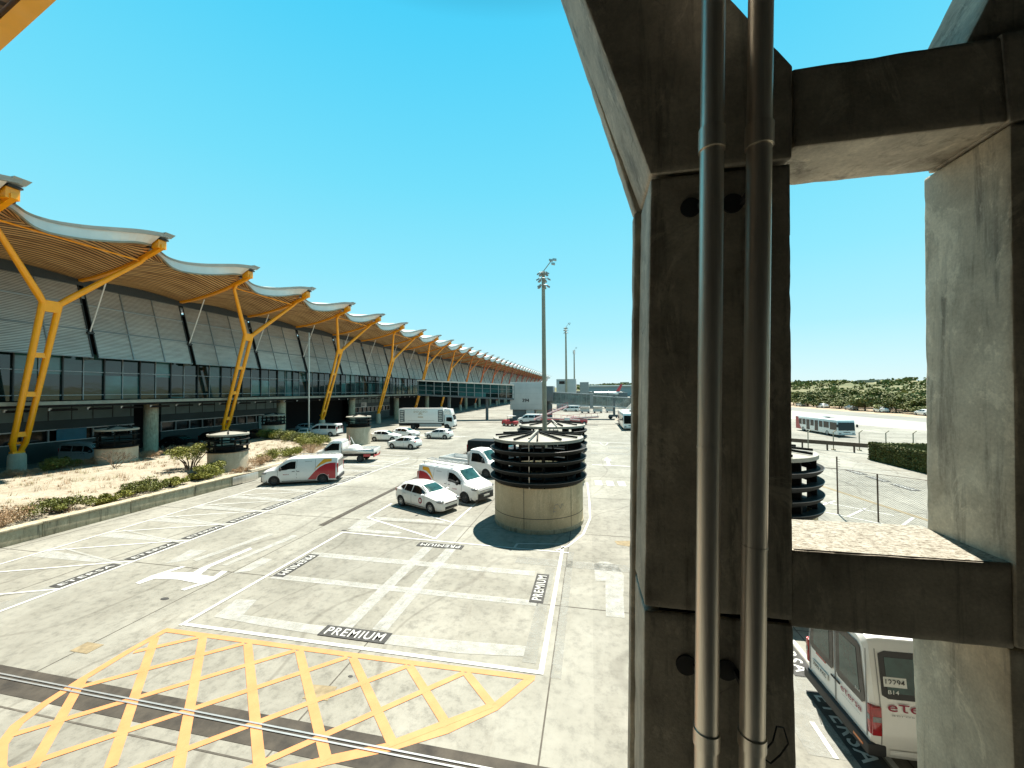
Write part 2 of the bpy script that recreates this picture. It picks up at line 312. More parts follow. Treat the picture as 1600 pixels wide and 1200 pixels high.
# ---------------------------------------------------------------- ground and its markings
mb=MB(); mb.quad((-7000,-1500,-.03),(7000,-1500,-.03),(7000,9000,-.03),(-7000,9000,-.03),'dry_land'); g=mb.build('ground'); tag(g,kind='structure')
ap=MB().quad((-62,-25,0),(70,-25,0),(78,620,0),(-62,620,0),'apron_concrete').build('apron'); tag(ap,kind='structure')
tx=MB().flat([(26,66),(45,40),(62,26),(96,-10),(100,-10),(78,300),(30,300)],.004,'pale_taxi' if 0 else 'apron_concrete')
mat('taxi_pale',(.285,.28,.255),.85,var=.08,scale=.08); mat('taxi_grey',(.17,.172,.155),.85,var=.15,scale=.1); mat('dust',(.30,.21,.125),.9,col2=(.36,.30,.22),scale=.15)
tw=MB().flat([(44,97),(52,73),(66,40),(84,20),(80,300),(44,300)],.006,'taxi_pale').build('taxiway'); tag(tw,kind='structure')
tg=MB().flat([(62,120),(66,76),(84,30),(95,30),(86,300),(62,300)],.010,'taxi_grey').build('runway'); tag(tg,kind='structure')
du=MB().flat([(74,300),(73.5,105),(84,60),(300,20),(300,800),(74,800)],.014,'dust').build('dirt_verge'); tag(du,kind='structure')

Z1,Z2,Z3=.004,.008,.012
j=MB()
for x in (-31.5,-25.2,-19.6,-13.4,-6.0,-1.0,5.6,11.8,18,24,30): j.strip((x,3),(x,160),.035,Z1,'joint_dark')
for y in [0,6.1,12.3,18.6]+[24.9+6.25*i for i in range(22)]: j.strip((-25.7 if y<60 else -44,y),(45,y),.035 if y<30 else .06,Z1+.001,'joint_dark')
for y in (78,91,126): j.strip((-44,y*1.02+3),(20,y),.9 if y<100 else 1.4,Z1+.002,'strip_dark')  # broad dark strips painting in shadow lines on the far apron
j.build('joint_and_shadow_line',ap)
s=MB().flat([(-25.6,6.36),(4,6.36),(4,7.03),(-25.6,7.03)],Z1+.002,'strip_dark')  # dark band across the apron, with two metal rails along it
s.box(-25.6,4,6.69,6.725,0,.022,'rail_metal').box(-25.6,4,6.78,6.815,0,.022,'rail_metal')
s.flat([(-13.72,17.4),(-13.36,17.4),(-13.36,60),(-13.72,60)],Z1+.003,'strip_dark')
s.box(-13.57,-13.51,17.4,60,0,.02,'joint_dark')
s.build('dark_strip_and_drain',ap)
p=MB()
for poly in ([(-13.6,7.75),(-13.0,7.75),(-13.0,8.12),(-13.6,8.12)],[(-6.35,7.55),(-5.75,7.6),(-5.8,8.0),(-6.4,7.95)],[(1.1,17.6),(1.9,17.4),(2.2,17.8),(1.7,18.15),(1.0,18.0)]): p.flat(poly,Z1+.003,'patch_brown')
for x,y,r in ((-13.9,10.3,.12),(-11.95,17.0,.12),(-5.7,8.35,.05)): p.flat([(x+r*1.3*math.cos(a*PI/4),y+r*.7*math.sin(a*PI/4)) for a in range(8)],Z1+.003,'plate_black')
p.build('repair_patch',ap)
# yellow hatched box
y=MB()
cur=[(-12.03,8.97),(-12.03,8.01),(-11.95,7.04),(-11.84,6.34),(-11.66,5.84),(-11.23,5.40),(-10.6,5.08),(-9.6,4.85),(-8.4,4.85),(-7,5.2),(-6,5.75),(-4.85,6.38),(-3.8,6.87),(-2.9,7.42),(-2.08,8.14),(-1.44,9.12)]
def ribbon(mb,pts,w,z,m,closed=False):
    n=len(pts); L=[];Rr=[]
    for i,pt in enumerate(pts):
        a=Vector(pts[(i-1)%n] if (closed or i>0) else pt); b=Vector(pts[(i+1)%n] if (closed or i<n-1) else pt)
        d=(b-a).normalized(); q=Vector((-d.y,d.x))*w/2; L.append((pt[0]+q.x,pt[1]+q.y,z)); Rr.append((pt[0]-q.x,pt[1]-q.y,z))
    k=n if closed else n-1
    mb.add(L+Rr,[(i,(i+1)%n,n+(i+1)%n,n+i) for i in range(k)],m)
ribbon(y,cur,.20,Z2,'yellow_paint'); ribbon(y,[(-12.1,8.95),(-7.8,9.0),(-4.4,9.05),(-1.36,9.12)],.16,Z2+.001,'yellow_paint')
for a,b in (((-11.94,8.6),(-8.63,5.5)),((-11.93,7.04),(-10.0,5.2)),((-10.68,8.91),(-7.1,5.45)),((-9.19,8.9),(-5.75,5.85)),((-7.6,8.92),(-4.85,6.38)),((-6.05,8.95),(-3.83,6.93)),((-4.47,8.94),(-2.92,7.5)),((-3.01,8.98),(-2.16,8.17))): y.strip(a,b,.19,Z2+.002,'yellow_paint')
for a,b in (((-10.73,8.9),(-11.85,8.04)),((-9.28,8.88),(-11.74,6.81)),((-7.69,8.9),(-11.38,5.66)),((-6.18,8.93),(-10.4,5.1)),((-4.51,8.93),(-8.8,5.0)),((-3.05,8.98),(-6.5,5.6)),((-2.16,8.17),(-3.88,6.89))): y.strip(a,b,.145,Z2+.003,'yellow_paint')
y.build('yellow_box_marking',ap)
yo=MB()
for (a,b) in ((-35,57.5),(-26,56.2)): pass
yo.flat([(-33,58),(-21,56.4),(-17,55.2),(-21,53.8),(-33,56)],Z2,'ghost_yellow' if 0 else 'worn_paint'); yo.build('worn_marking',ap)
# white lines
w=MB()
def wl(a,b,wd=.13,z=Z3,m='road_paint'): w.strip(a,b,wd,z,m)
wl((-11.85,9.2),(-11.85,16.8)); wl((-1.24,9.3),(-1.24,17.0)); wl((-11.9,9.28),(-1.18,9.32),.12,Z3+.001); wl((-11.8,16.75),(-3.3,16.4),.10,Z3+.001); wl((-3.3,16.4),(-.95,16.35),.09,Z3+.002); wl((-3.3,16.4),(-3.25,16.9),.1,Z3+.003); wl((-3.25,16.9),(-1.3,17.2),.08,Z3+.004)
ribbon(w,[(-.29,29),(-.12,24),(-.08,20.9),(-.40,18.56),(-1.05,17.0),(-1.5,16.5)],.11,Z3,'road_paint')
# clio stalls
wl((-11.93,21.6),(-11.9,18.93)); wl((-11.9,18.93),(-7.09,16.79)); wl((-7.09,16.79),(-6.8,24.5),.11,Z3+.001); wl((-11.8,21.2),(-7.0,18.98),.1,Z3+.002); wl((-11.8,24.3),(-6.9,22.0),.1,Z3+.003)
# slanted bays along the kerb
wl((-18.24,3),(-18.24,36.5),.13,Z3+.001); wl((-23.3,9.2),(-23.3,36.5),.12,Z3+.001)
for i in range(-2,13):
    y0=10.1+i*2.24; wl((-18.3,y0),(-23.25,y0-2.1),.10,Z3+.002)
for i in range(0,11): wl((-18.3,12.0+i*2.24),(-22.9,12.6+i*2.24+.2),.09,Z3+.003,'worn_paint')
for yy in (38.6,41,43.4): wl((-18.5,yy-1),(-24,yy),.12,Z3,'road_paint')
wl((-26,33.2),(-8.4,30.8),.11,Z3+.005); wl((-26,37.2),(-12,35.0),.11,Z3+.005)
for i in range(9): wl((-24+1.6*i,33.6-.22*i),(-23.3+1.6*i,34.9-.22*i),.35,Z3+.004,'worn_paint')
# lane arrow and bars
w.flat([(-16.1,10.94),(-15.87,10.90),(-15.75,11.33),(-14.82,11.43),(-13.8,11.33),(-14.0,10.87),(-13.79,10.84),(-13.45,11.6),(-13.62,12.3),(-13.9,12.3),(-13.75,11.85),(-14.4,11.9),(-14.65,12.5),(-14.5,14.25),(-14.72,14.37),(-14.94,12.3),(-14.85,11.99),(-15.8,11.85),(-15.62,12.34),(-15.84,12.31),(-16.15,11.5)],Z3,'road_paint')
w.flat([(-16.0,12.9),(-15.7,12.8),(-14.95,15.94),(-15.3,15.98)],Z3,'worn_paint'); w.flat([(-14.35,12.7),(-14.12,12.7),(-13.62,15.9),(-14.0,16.0)],Z3,'worn_paint')
for i in range(3): x=.3+i*.82; w.flat([(x,28.3),(x+.5,28.3),(x+.45,29.75),(x-.05,29.75)],Z3,'road_paint')
wl((.1,52),(9,50.6),.22); wl((.1,36),(9,35.2),.2); ribbon(w,[(1.15,51.2),(2.2,51.2),(1.65,48.2)],.14,Z3+.001,'road_paint',True); w.flat([(1.45,35.9),(1.75,35.9),(1.70,38.4),(1.95,38.4),(1.55,40.2),(1.25,38.4),(1.45,38.4)],Z3,'road_paint')
# right hand stalls
wl((5.28,3),(5.28,16.5),.11); wl((4.35,8.2),(4.35,9.0),.09); wl((4.4,10.55),(5.25,10.5),.1,Z3+.001); wl((4.5,11.9),(4.75,10.7),.09,Z3+.002)
for i in range(6): wl((5.3,8+2.26*i),(9.5,9.2+2.26*i),.1,Z3+.002)
for a,b in (((12.3,27.6),(15.8,24.2)),((12.6,24.2),(17.5,19.5)),((13.05,25.57),(14.43,26.73)),((13.3,23.6),(15.2,25.4)),((14.3,21.8),(16.5,24.0))): wl(a,b,.13)
for k in range(7): wl((17.5+k*.9,36.5+k*.4),(19.6+k*.9,24+k*.4),.07,Z3,'worn_paint')
wl((15.6,31.6),(17.4,20.5),.28,Z2,'patch_brown')
for yy in (38,41.5,45): wl((18,yy),(25,yy-1.5),.2,Z3,'worn_paint')
w.build('white_marking',ap)
gh=MB()
def gr(x0,x1,y0,y1,m='worn_paint',z=Z2): gh.flat([(x0,y0),(x1,y0),(x1,y1),(x0,y1)],z,m)
gr(-11.6,-1.7,12.14,12.46); gr(-11.6,-2.1,14.08,14.46); gr(-7.24,-6.80,10.05,15.85,z=Z2+.001); gr(-6.20,-5.74,10.1,15.95,z=Z2+.001)
gh.flat([(-11.3,9.75),(-9.5,9.65),(-8,9.6),(-5.4,9.58),(-3.4,9.6),(-1.75,9.8),(-1.75,10.2),(-4,10.05),(-5.6,9.97),(-8.2,9.97),(-10.5,10.0),(-10.8,10.8),(-11.5,10.7)],Z2+.002,'worn_paint')
gr(-11.7,-9.0,16.95,17.3); gr(-1.0,-.75,9.2,16.5,'ghost_paint'); gr(-1.75,-1.4,9.6,14.9,'ghost_paint')
gh.flat([(-11.6,19.1),(-7.5,19.2),(-7.45,18.8),(-11.2,18.7)],Z2,'worn_paint'); gh.flat([(-12.1,18.6),(-10.9,18.6),(-11.0,17.3),(-11.9,17.2)],Z2+.001,'worn_paint')
gh.flat([(.07,15.45),(.3,15.75),(.62,15.78),(.97,15.51),(1.14,14.7),(1.0,13.3),(.93,12.0),(.39,12.0),(.42,13.3),(.46,14.2),(.1,14.1)],Z2,'worn_paint')
gh.flat([(-16.75,12.4),(-17.13,13.71),(-16.33,13.75),(-16.2,12.8)],Z2,'worn_paint'); gh.flat([(-13.3,12.21),(-13.33,13.6),(-12.77,13.5),(-12.81,12.5)],Z2,'worn_paint')
for i in range(11): yy=12.15+i*2.24; gh.flat([(-23.2,yy-.25),(-18.9,yy-.15),(-18.9,yy+.12),(-23.2,yy+.35)],Z2,'worn_paint')
gr(-18.95,-18.3,4,34,'ghost_paint',Z1+.003); gr(-3,1.5,15,15.6,'ghost_paint'); gr(3.9,5.2,8.2,12.5,'ghost_paint'); gr(0,8,42,43.2,'ghost_paint'); gr(2,9,46,48,'ghost_paint')
gh.build('faded_marking',ap)
def plate(cx,cy,L,Wd,txt,ang,th=.32):
    mbp=MB(); c,s_=math.cos(ang),math.sin(ang)
    f=lambda u,v,z=0:(cx+u*c-v*s_,cy+u*s_+v*c,z)
    mbp.add([f(-L/2,-Wd/2,Z3+.006),f(L/2,-Wd/2,Z3+.006),f(L/2,Wd/2,Z3+.006),f(-L/2,Wd/2,Z3+.006)],[(0,1,2,3)],'plate_black')
    put_text(mbp,txt,'road_paint',lambda u,v:f(u,v,Z3+.010),w=L*.86,h=th,bold=.012,space=1.15)
    mbp.build('painted_lettering',ap)
plate(-6.55,9.80,2.06,.46,'PREMIUM',0); plate(-11.40,13.28,1.95,.46,'PREMIUM',-PI/2); plate(-1.78,13.3,1.95,.46,'PREMIUM',PI/2); plate(-6.55,16.07,2.1,.42,'PREMIUM',PI,.26)
for i in range(9): plate(-18.60,11.08+2.24*i,1.84,.50,'ETERSA',PI/2,.24)
for i in (0,1,2): plate(4.93,8.98+2.3*i,1.85,.50,'ETERSA',-PI/2,.33)
for i in range(3): plate(21.0,31.2+2.5*i,1.9,.6,'ETERSA',-PI/2,.35)

# ---------------------------------------------------------------- garden bed and retaining kerb
gx0,gx1=-43.0,-26.1
def gz(x,y): 
    return .62+.25*noise.noise(Vector((x*.16,y*.16,2)))*.6+.05*noise.noise(Vector((x*.9,y*.9,1)))+.25*max(0,min(1,(gx1-x)/8))
mb=MB(); vs=[];fs=[]; nx,ny=60,80; y0,y1=-6,47.5
for i in range(nx+1):
    for q in range(ny+1):
        yy=y0+(y1-y0)*q/ny; xr_=gx1-.95*max(0,yy-36); x=gx0+(xr_-gx0)*i/nx
        z=gz(x,yy)-(1.2 if i==0 or q==ny or q==0 or (i==nx and yy>36) else 0); vs.append((x,yy,z))
for i in range(nx):
    for q in range(ny): a=i*(ny+1)+q; fs.append((a,a+ny+1,a+ny+2,a+1))
gb=mb.add(vs,fs,'soil').build('garden_soil',smooth=60); tag(gb,kind='structure')
k=thing('retaining_wall','low stained concrete kerb wall holding back the dry garden bed','wall',(-25.9,0,0))
mb=MB()
for i in range(9): a=-8+i*3.6; mb.box(-.22,.2,a+.008,a+3.592,0,.66,'kerb_concrete'); mb.box(-.30,.27,a+.006,a+3.594,.66,.76,'kerb_concrete')
mb.build('wall_panel',k,bevel=.012)
mb=MB(); 
for i in range(3): a=25.7+i*3.6; mb.box(-.75,-.35,a+.008,a+3.592,0,.72,'pale_concrete')
mb.build('wall_panel',k,bevel=.012)
MB().box(.19,.285,24.4-.9,24.4+1.3,.08,.63,'steel').build('end_cover',k,bevel=.01)

# ---------------------------------------------------------------- terminal
TB=thing('terminal_building','long airport terminal with wavy timber roof, tilted grey screens and dark glass','building',(0,0,0))
NB0,NB1=-2,39
def Yk(k): return 18+9.0*k
def zr(d): # underside of the rib at lateral distance d
    P=[(36.8,19.75),(37.6,19.45),(39.2,18.85),(41,18.3),(43,17.85),(45,17.5),(47.2,17.3),(50,17.45)]
    for (a,za),(b,zb) in zip(P,P[1:]):
        if d<=b: t=(d-a)/(b-a); return za+(zb-za)*max(0,t)
    return P[-1][1]
def ss(t): t=max(0,min(1,t)); return t*t*(3-2*t)
TT=[0,.05,.085,.12,.16,.23,.41,.61,.85,1.0]
def tab(v): return lambda t:pch(TT,v,t)
WBd=tab([38.7,38.55,38.4,38.1,37.9,37.7,37.5,37.3,37.45,37.9]); WBz=tab([19.65,19.55,19.3,18.85,18.5,18.33,18.52,18.98,19.70,19.95])
WTd=tab([38.7,38.55,38.4,38.2,38.0,37.8,37.5,37.2,36.9,36.5]); WTz=tab([19.9,19.9,19.75,19.43,19.25,19.17,19.39,19.85,20.42,20.62])
def bay_meshes():
    so=MB(); top=MB(); fas=MB(); gut=MB(); V=[];T=[]
    ts=[0,.02,.05,.07,.085,.10,.12,.14,.16,.19,.23,.29,.35,.41,.48,.55,.61,.67,.73,.79,.85,.90,.95,1.0]; nT=len(ts)-1; nD=14
    for t in ts:
        de=WBd(t)
        for q in range(nD+1):
            u=q/nD; d=de+(50-de)*u**1.2
            z=zr(d)+.16+math.sin(PI*t)*(.75*ss((d-38)/1.6)-.40*ss((d-40)/6)); ze=WBz(t)-.02
            z=ze+(z-ze)*ss((d-de)/1.9); V.append((-d,9*t,z))
            dt=WTd(t)+.1+(78-de)*u**1.5; zt=WTz(t)+.18+.5*math.sin(PI*t)*ss((dt-38)/4)+.5*(1-t)**2*ss((dt-38.4)/1.5)-.9*ss((dt-40)/8)+.9*ss((dt-48)/14); T.append((-dt,9*t,zt))
    F=[(i*(nD+1)+q,(i+1)*(nD+1)+q,(i+1)*(nD+1)+q+1,i*(nD+1)+q+1) for i in range(nT) for q in range(nD)]
    so.add(V,F,'timber_slats'); top.add(T,F,'white_metal')
    for i in range(nT):
        t0,t1=ts[i],ts[i+1]
        B=lambda t,dd,dz:(-(WBd(t)+dd),9*t,WBz(t)+dz)
        U=lambda t,dd,dz:(-(WTd(t)+dd),9*t,WTz(t)+dz)
        if t1<=.96: fas.quad(B(t0,0,.06),B(t1,0,.06),U(t1,0,0),U(t0,0,0),'white_metal')
        fas.hexa([B(t0,-.06,-.06),B(t0,.06,-.06),B(t1,.06,-.06),B(t1,-.06,-.06),B(t0,-.07,.07),B(t0,.06,.07),B(t1,.06,.07),B(t1,-.07,.07)],'mast_grey')
        k0=min(1,.15+t0*1.2); k1=min(1,.15+t1*1.2)
        gut.hexa([U(t0,-.22*k0,-.02),U(t0,.5,0),U(t1,.5,0),U(t1,-.22*k1,-.02),U(t0,-.36*k0,.24*k0+.04),U(t0,.5,.26),U(t1,.5,.26),U(t1,-.36*k1,.24*k1+.04)],'roof_metal')
    return so.mesh('soffit_panel',40),top.mesh('roof_sheet',40),fas.mesh('white_fascia',40),gut.mesh('gutter',40)
SOF,TOP,FAS,GUT=bay_meshes()
def rib_mesh(m):
    mb=MB(); pts=[36.9,37.6,38.5,39.4,40.4,41.5,42.6,43.7,44.8,46,47.2,49]
    for a,b in zip(pts,pts[1:]):
        ha=.30;w=.17
        A=lambda d,s,dz:(-d,s*w,zr(d)+dz)
        mb.hexa([A(a,-1,-.02),A(b,-1,-.02),A(b,1,-.02),A(a,1,-.02),A(a,-1,ha),A(b,-1,ha),A(b,1,ha),A(a,1,ha)],m)
    return mb.mesh('roof_rib',50)
def tip_mesh(m):
    mb=MB(); mb.box(-37.75,-37.0,-.36,.30,19.66,20.38,m); 
    mb.hexa([(-38.1,-.5,19.7),(-37.8,-.5,19.7),(-37.8,.5,19.7),(-38.1,.5,19.7),(-38.4,-.5,20.45),(-37.7,-.5,20.45),(-37.7,.5,20.45),(-38.4,.5,20.45)],'frame_dark')
    return mb.mesh('tip_box',30)
mbc=MB(); mbc.hexa([(-39.2,-.5,20.50),(-36.5,-.42,20.58),(-36.5,.30,20.58),(-39.2,.35,20.50),(-39.2,-.5,20.78),(-36.12,-.42,20.90),(-36.12,.42,20.90),(-39.2,.42,20.78)],'roof_metal'); mbc.box(-37.9,-36.8,-.35,.35,20.40,20.52,'frame_dark')
CAP=mbc.mesh('tip_cap',30)
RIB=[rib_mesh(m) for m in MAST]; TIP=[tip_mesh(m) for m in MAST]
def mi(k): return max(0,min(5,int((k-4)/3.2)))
# screens
def scr(u,v): # u along bay 0..9, v 0 bottom..1 top
    return (-44.75-2.1*v,u,10.2+7.1*v)
sm=MB(); gp=MB()
sm.quad(scr(.24,0),scr(8.86,0),scr(8.86,1),scr(.24,1),'screen_mesh')
mu=MB()
for v in (.0,.36,.70,1.0): a,b=scr(.24,v),scr(8.86,v); mu.beam((a[0]+.05,a[1],a[2]),(b[0]+.05,b[1],b[2]),.07,.07,'frame_grey')
for u in (.24,3.1,5.98,8.86): a,b=scr(u,0),scr(u,1); mu.beam((a[0]+.04,a[1],a[2]),(b[0]+.04,b[1],b[2]),.08,.08,'frame_dark' if u in(.24,8.86) else 'frame_grey')
gp.quad((-45.6,-.3,10.0),(-45.6,.47,10.0),(-47.6,.47,17.2),(-47.6,-.3,17.2),'jet_glass'); gp.beam((-45.3,.0,10.1),(-47.2,.0,17.2),.13,.2,'frame_dark')
SCR=sm.mesh('screen_panel'); MUL=mu.mesh('screen_frame'); GAP=gp.mesh('gap_glazing')
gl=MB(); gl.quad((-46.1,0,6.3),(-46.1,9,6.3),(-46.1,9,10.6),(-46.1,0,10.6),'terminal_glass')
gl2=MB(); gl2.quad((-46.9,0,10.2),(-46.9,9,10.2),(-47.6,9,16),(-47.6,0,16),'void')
gf=MB()
for u in (1.5,4.5,7.5): gf.box(-46.09,-45.93,u-.045,u+.045,6.3,10.4,'frame_dark')
for u in (3.0,6.0,8.95): gf.box(-46.09,-46.01,u-.03,u+.03,6.3,10.4,'frame_grey')
for z in (6.75,8.9): gf.box(-46.09,-45.98,0,9,z-.035,z+.035,'frame_grey')
GLZ=gl.mesh('glass_band'); GLB=gl2.mesh('inner_wall'); GFR=gf.mesh('glazing_frame')
lm=MB(); lm.box(-47.5,-44.9,.006,8.994,5.92,6.22,'ledge'); lm.box(-47.6,-45.1,.006,8.994,5.72,5.90,'void'); LED=lm.mesh('ledge_slab')
st=MB(); st.tube((-43.3,0,17.6),(-45.35,0,12.6),.055,'white_metal',8); st.box(-45.6,-45.2,-.25,.25,12.4,12.55,'frame_dark'); STR=st.mesh('stay_rod',40)
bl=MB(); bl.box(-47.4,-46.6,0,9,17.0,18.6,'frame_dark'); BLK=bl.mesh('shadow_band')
for k in range(NB0,NB1):
    i=mi(k)
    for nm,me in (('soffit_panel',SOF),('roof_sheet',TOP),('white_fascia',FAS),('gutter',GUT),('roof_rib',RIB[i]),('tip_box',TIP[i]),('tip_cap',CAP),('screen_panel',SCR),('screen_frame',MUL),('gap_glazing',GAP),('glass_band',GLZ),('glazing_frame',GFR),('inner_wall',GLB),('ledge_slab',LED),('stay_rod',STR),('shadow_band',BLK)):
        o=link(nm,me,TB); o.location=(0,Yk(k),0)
# masts: Y shaped twin tube legs
def mast_mesh(m):
    mb=MB(); B=Vector((-45.4,0,2.15)); Fk=Vector((-41.9,0,14.1)); r=.20
    for s in (-1,1):
        b=B+Vector((0,s*.30,0)); b2=b+Vector((-.0,0,.0)); f=Fk+Vector((0,s*.48,0)); e=Vector((-39.35,s*4.35,18.55))
        mb.tube(B+Vector((0,s*.17,.0)),B.lerp(Fk,.06)+Vector((0,s*.36,0)),.16,m,12,.19)
        mb.tube(B.lerp(Fk,.06)+Vector((0,s*.36,0)),f,.19,m,12,.22)
        mb.tube(f+Vector((0,0,-.05)),f.lerp(e,.12),.22,m,12,.25); mb.tube(f.lerp(e,.12),e,.25,m,12,.17)
        mb.tube(e,Vector((-38.9,s*4.5,zr(38.9)+.05)),.17,m,10,.15)
    mb.tube(B+Vector((0,-.45,.75)),B+Vector((0,.45,.75)),.12,m,8)
    for t in (.13,.40,.66): p=B.lerp(Fk,t); mb.box(p.x-.10,p.x+.10,-.4,.4,p.z-.28,p.z+.12,m)
    p=B.lerp(Fk,1); mb.hexa([(p.x-.10,-.42,p.z-.75),(p.x+.02,-.42,p.z-.75),(p.x+.02,.42,p.z-.75),(p.x-.10,.42,p.z-.75),(p.x+.10,-.62,p.z+.12),(p.x+.22,-.62,p.z+.12),(p.x+.22,.62,p.z+.12),(p.x+.10,.62,p.z+.12)],m)
    mb.box(B.x-.22,B.x+.22,-.35,.35,B.z-.12,B.z+.1,m)
    return mb.mesh('mast_leg',50)
MM=[mast_mesh(m) for m in MAST]
tb=MB(); tb.tube((-39.2,-4.4,18.95),(-39.2,4.4,18.95),.085,MAST[0],8); 
TIE=[]
for m in MAST: 
    q=MB(); q.tube((-39.35,-4.4,18.72),(-39.35,4.4,18.72),.075,m,8); TIE.append(q.mesh('tie_tube',50))
pm=MB(); pm.lathe([(.0,2.1),(.42,2.1),(.50,1.9),(.55,0),(.0,0)],'pale_concrete',20); PED=pm.mesh('pedestal',40)
for k in range(NB0,NB1,2):
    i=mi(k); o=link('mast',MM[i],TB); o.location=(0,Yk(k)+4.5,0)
    p=link('pedestal',PED,o); p.location=(-45.4,0,0)
    q=link('tie_tube',TIE[i],o)
# lower storey behind the masts
lw=MB(); panels=MB()
def lower(y0,y1,kind):
    if kind=='open':
        MB().box(-57,-56,y0,y1,0,5.8,'void').build('dark_opening',TB); return
    m=MB(); m.box(-54.6,-54.2,y0,y1,0,1.95,'teal_wall'); m.box(-54.6,-54.2,y0,y1,3.2,4.15,'teal_wall'); m.box(-54.62,-54.22,y0,y1,4.15,5.75,'teal_panel'); m.box(-54.8,-54.5,y0,y1,1.95,3.2,'void')
    yy=y0
    while yy<y1-.1:
        m.box(-54.23,-54.17,yy-.03,yy+.03,4.15,5.75,'frame_dark'); yy+=1.8
    m.build('lower_wall',TB)
    f=MB(); f.box(-54.3,-54.12,y0,y1,3.12,3.22,'white_metal'); f.box(-54.3,-54.12,y0,y1,1.93,2.0,'white_metal'); yy=y0
    while yy<y1+.1: f.box(-54.3,-54.13,yy-.07,yy+.07,2.0,3.12,'frame_grey'); yy+=1.8
    f.build('window_frame',TB); MB().quad((-54.33,y0,2.0),(-54.33,y1,2.0),(-54.33,y1,3.12),(-54.33,y0,3.12),'glass_dark').build('window_glass',TB)
lower(2,36.5,'wall'); lower(36.5,39.5,'open'); lower(39.5,58.6,'wall'); lower(58.6,79,'open'); lower(79,97,'wall'); lower(97,370,'open')
MB().box(-54.19,-54.1,29.6,32.0,2.0,3.2,'blue_panel').build('blue_board',TB)
d=MB(); d.box(-54.19,-54.05,54.3,56.6,.1,3.0,'teal_door' if 0 else 'teal_panel'); 
for s_ in (54.9,55.9): d.box(-54.04,-54.03,s_-.13,s_+.13,2.0,2.3,'void')
d.build('service_door',TB)
sgn=MB(); sgn.box(-54.18,-54.1,83.5,85.8,3.2,4.3,'white_metal'); sgn.box(-54.09,-54.08,83.7,84.9,3.85,4.0,'ink'); sgn.box(-54.09,-54.08,83.7,84.9,3.5,3.65,'ink'); sgn.build('wall_sign',TB)
cm=MB(); cm.lathe([(.62,0),(.62,5.75)],'kerb_concrete',24); CO=cm.mesh('round_column',40)
for k in range(0,40,2):
    o=link('round_column',CO,TB); o.location=(-46.9,33.2+9*(k-2),0)
pi=MB()
for k in range(0,30):
    yy=22+k*2.6; pi.tube((-45.8,yy,5.45),(-45.8,yy+1.8,5.45),.10,'void',8); pi.box(-45.85,-45.75,yy-.1,yy+.1,5.4,5.62,'white_metal')
pi.build('service_pipe',TB)
MB().box(-110,-57.2,-30,372,-.01,17,'void').build('building_core',TB)
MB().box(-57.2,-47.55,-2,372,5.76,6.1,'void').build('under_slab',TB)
# the far end of the roof
# slim white pole in front of the facade
t=thing('slim_pole','tall slim white pole standing in front of the terminal glazing','pole',(-44.0,53.6,0))
MB().tube((0,0,0),(0,0,10),.13,'steel',12,.12).tube((0,0,10),(0,0,16.4),.12,'steel',12,.09).build('pole_shaft',t,40); MB().box(-.3,.3,-.3,.3,0,.12,'frame_grey').build('base_plate',t)
# link bridge, rotunda tower
t=thing('link_bridge','glazed passenger bridge with white roof edge from the terminal to tower 394','bridge',(-40,86,0))
L0=Vector((0,0,0)); L1=Vector((22.2,5.4,-1.25)); dv=(L1-L0); 
def LB(u,yy,z): p=L0+dv*u; return (p.x,p.y+yy,p.z+z)
MB().hexa([LB(0,-1.6,9.35),LB(1,-1.6,9.35),LB(1,1.8,9.35),LB(0,1.8,9.35),LB(0,-1.7,9.65),LB(1,-1.7,9.65),LB(1,1.8,9.65),LB(0,1.8,9.65)],'white_metal').build('roof_edge',t)
MB().hexa([LB(0,-1.5,5.9),LB(1,-1.5,5.9),LB(1,1.6,5.9),LB(0,1.6,5.9),LB(0,-1.5,6.3),LB(1,-1.5,6.3),LB(1,1.6,6.3),LB(0,1.6,6.3)],'grey_dark').build('floor_slab',t)
MB().hexa([LB(0,-1.3,6.3),LB(1,-1.3,6.3),LB(1,1.4,6.3),LB(0,1.4,6.3),LB(0,-1.3,9.35),LB(1,-1.3,9.35),LB(1,1.4,9.35),LB(0,1.4,9.35)],'terminal_glass').build('glass_wall',t)
f=MB()
for i in range(13): u=i/12; f.hexa([LB(u,-1.45,6.3),LB(u+.006,-1.45,6.3),LB(u+.006,-1.3,6.3),LB(u,-1.3,6.3),LB(u,-1.45,9.35),LB(u+.006,-1.45,9.35),LB(u+.006,-1.3,9.35),LB(u,-1.3,9.35)],'frame_grey')
for z in (7.2,8.3): f.hexa([LB(0,-1.4,z),LB(1,-1.4,z),LB(1,-1.3,z),LB(0,-1.3,z),LB(0,-1.4,z+.08),LB(1,-1.4,z+.08),LB(1,-1.3,z+.08),LB(0,-1.3,z+.08)],'frame_grey')
f.build('mullion',t)
for u in (.3,.7): MB().tube(LB(u,0,1.5) if 0 else (dv.x*u,dv.y*u,0),LB(u,0,5.9),.35,'grey_dark',12).build('bridge_column',t,40)
t=thing('rotunda_tower','light grey boarding bridge tower numbered 394','tower',(-17.6,90,0))
MB().box(-1.2,6.6,0,6.5,2.35,8.9,'grey_box').build('tower_body',t,bevel=.04)
sm=MB()
for z in (3.6,4.9,6.2,7.5): sm.box(-1.19,6.59,-.012,0,z-.012,z+.012,'ink_grey')
sm.build('panel_seam',t)
MB().box(-.7,2.4,.5,5,0,2.35,'grey_dark').box(2.6,4.6,.3,5,0,2.35,'grey_box').build('tower_foot',t); MB().hexa([(5.0,.2,0),(7.6,.2,0),(7.6,4,0),(5.0,4,0),(5.4,.2,5),(6.7,.2,5),(6.7,4,5),(5.4,4,5)],'stone_far').build('stair_casing',t)
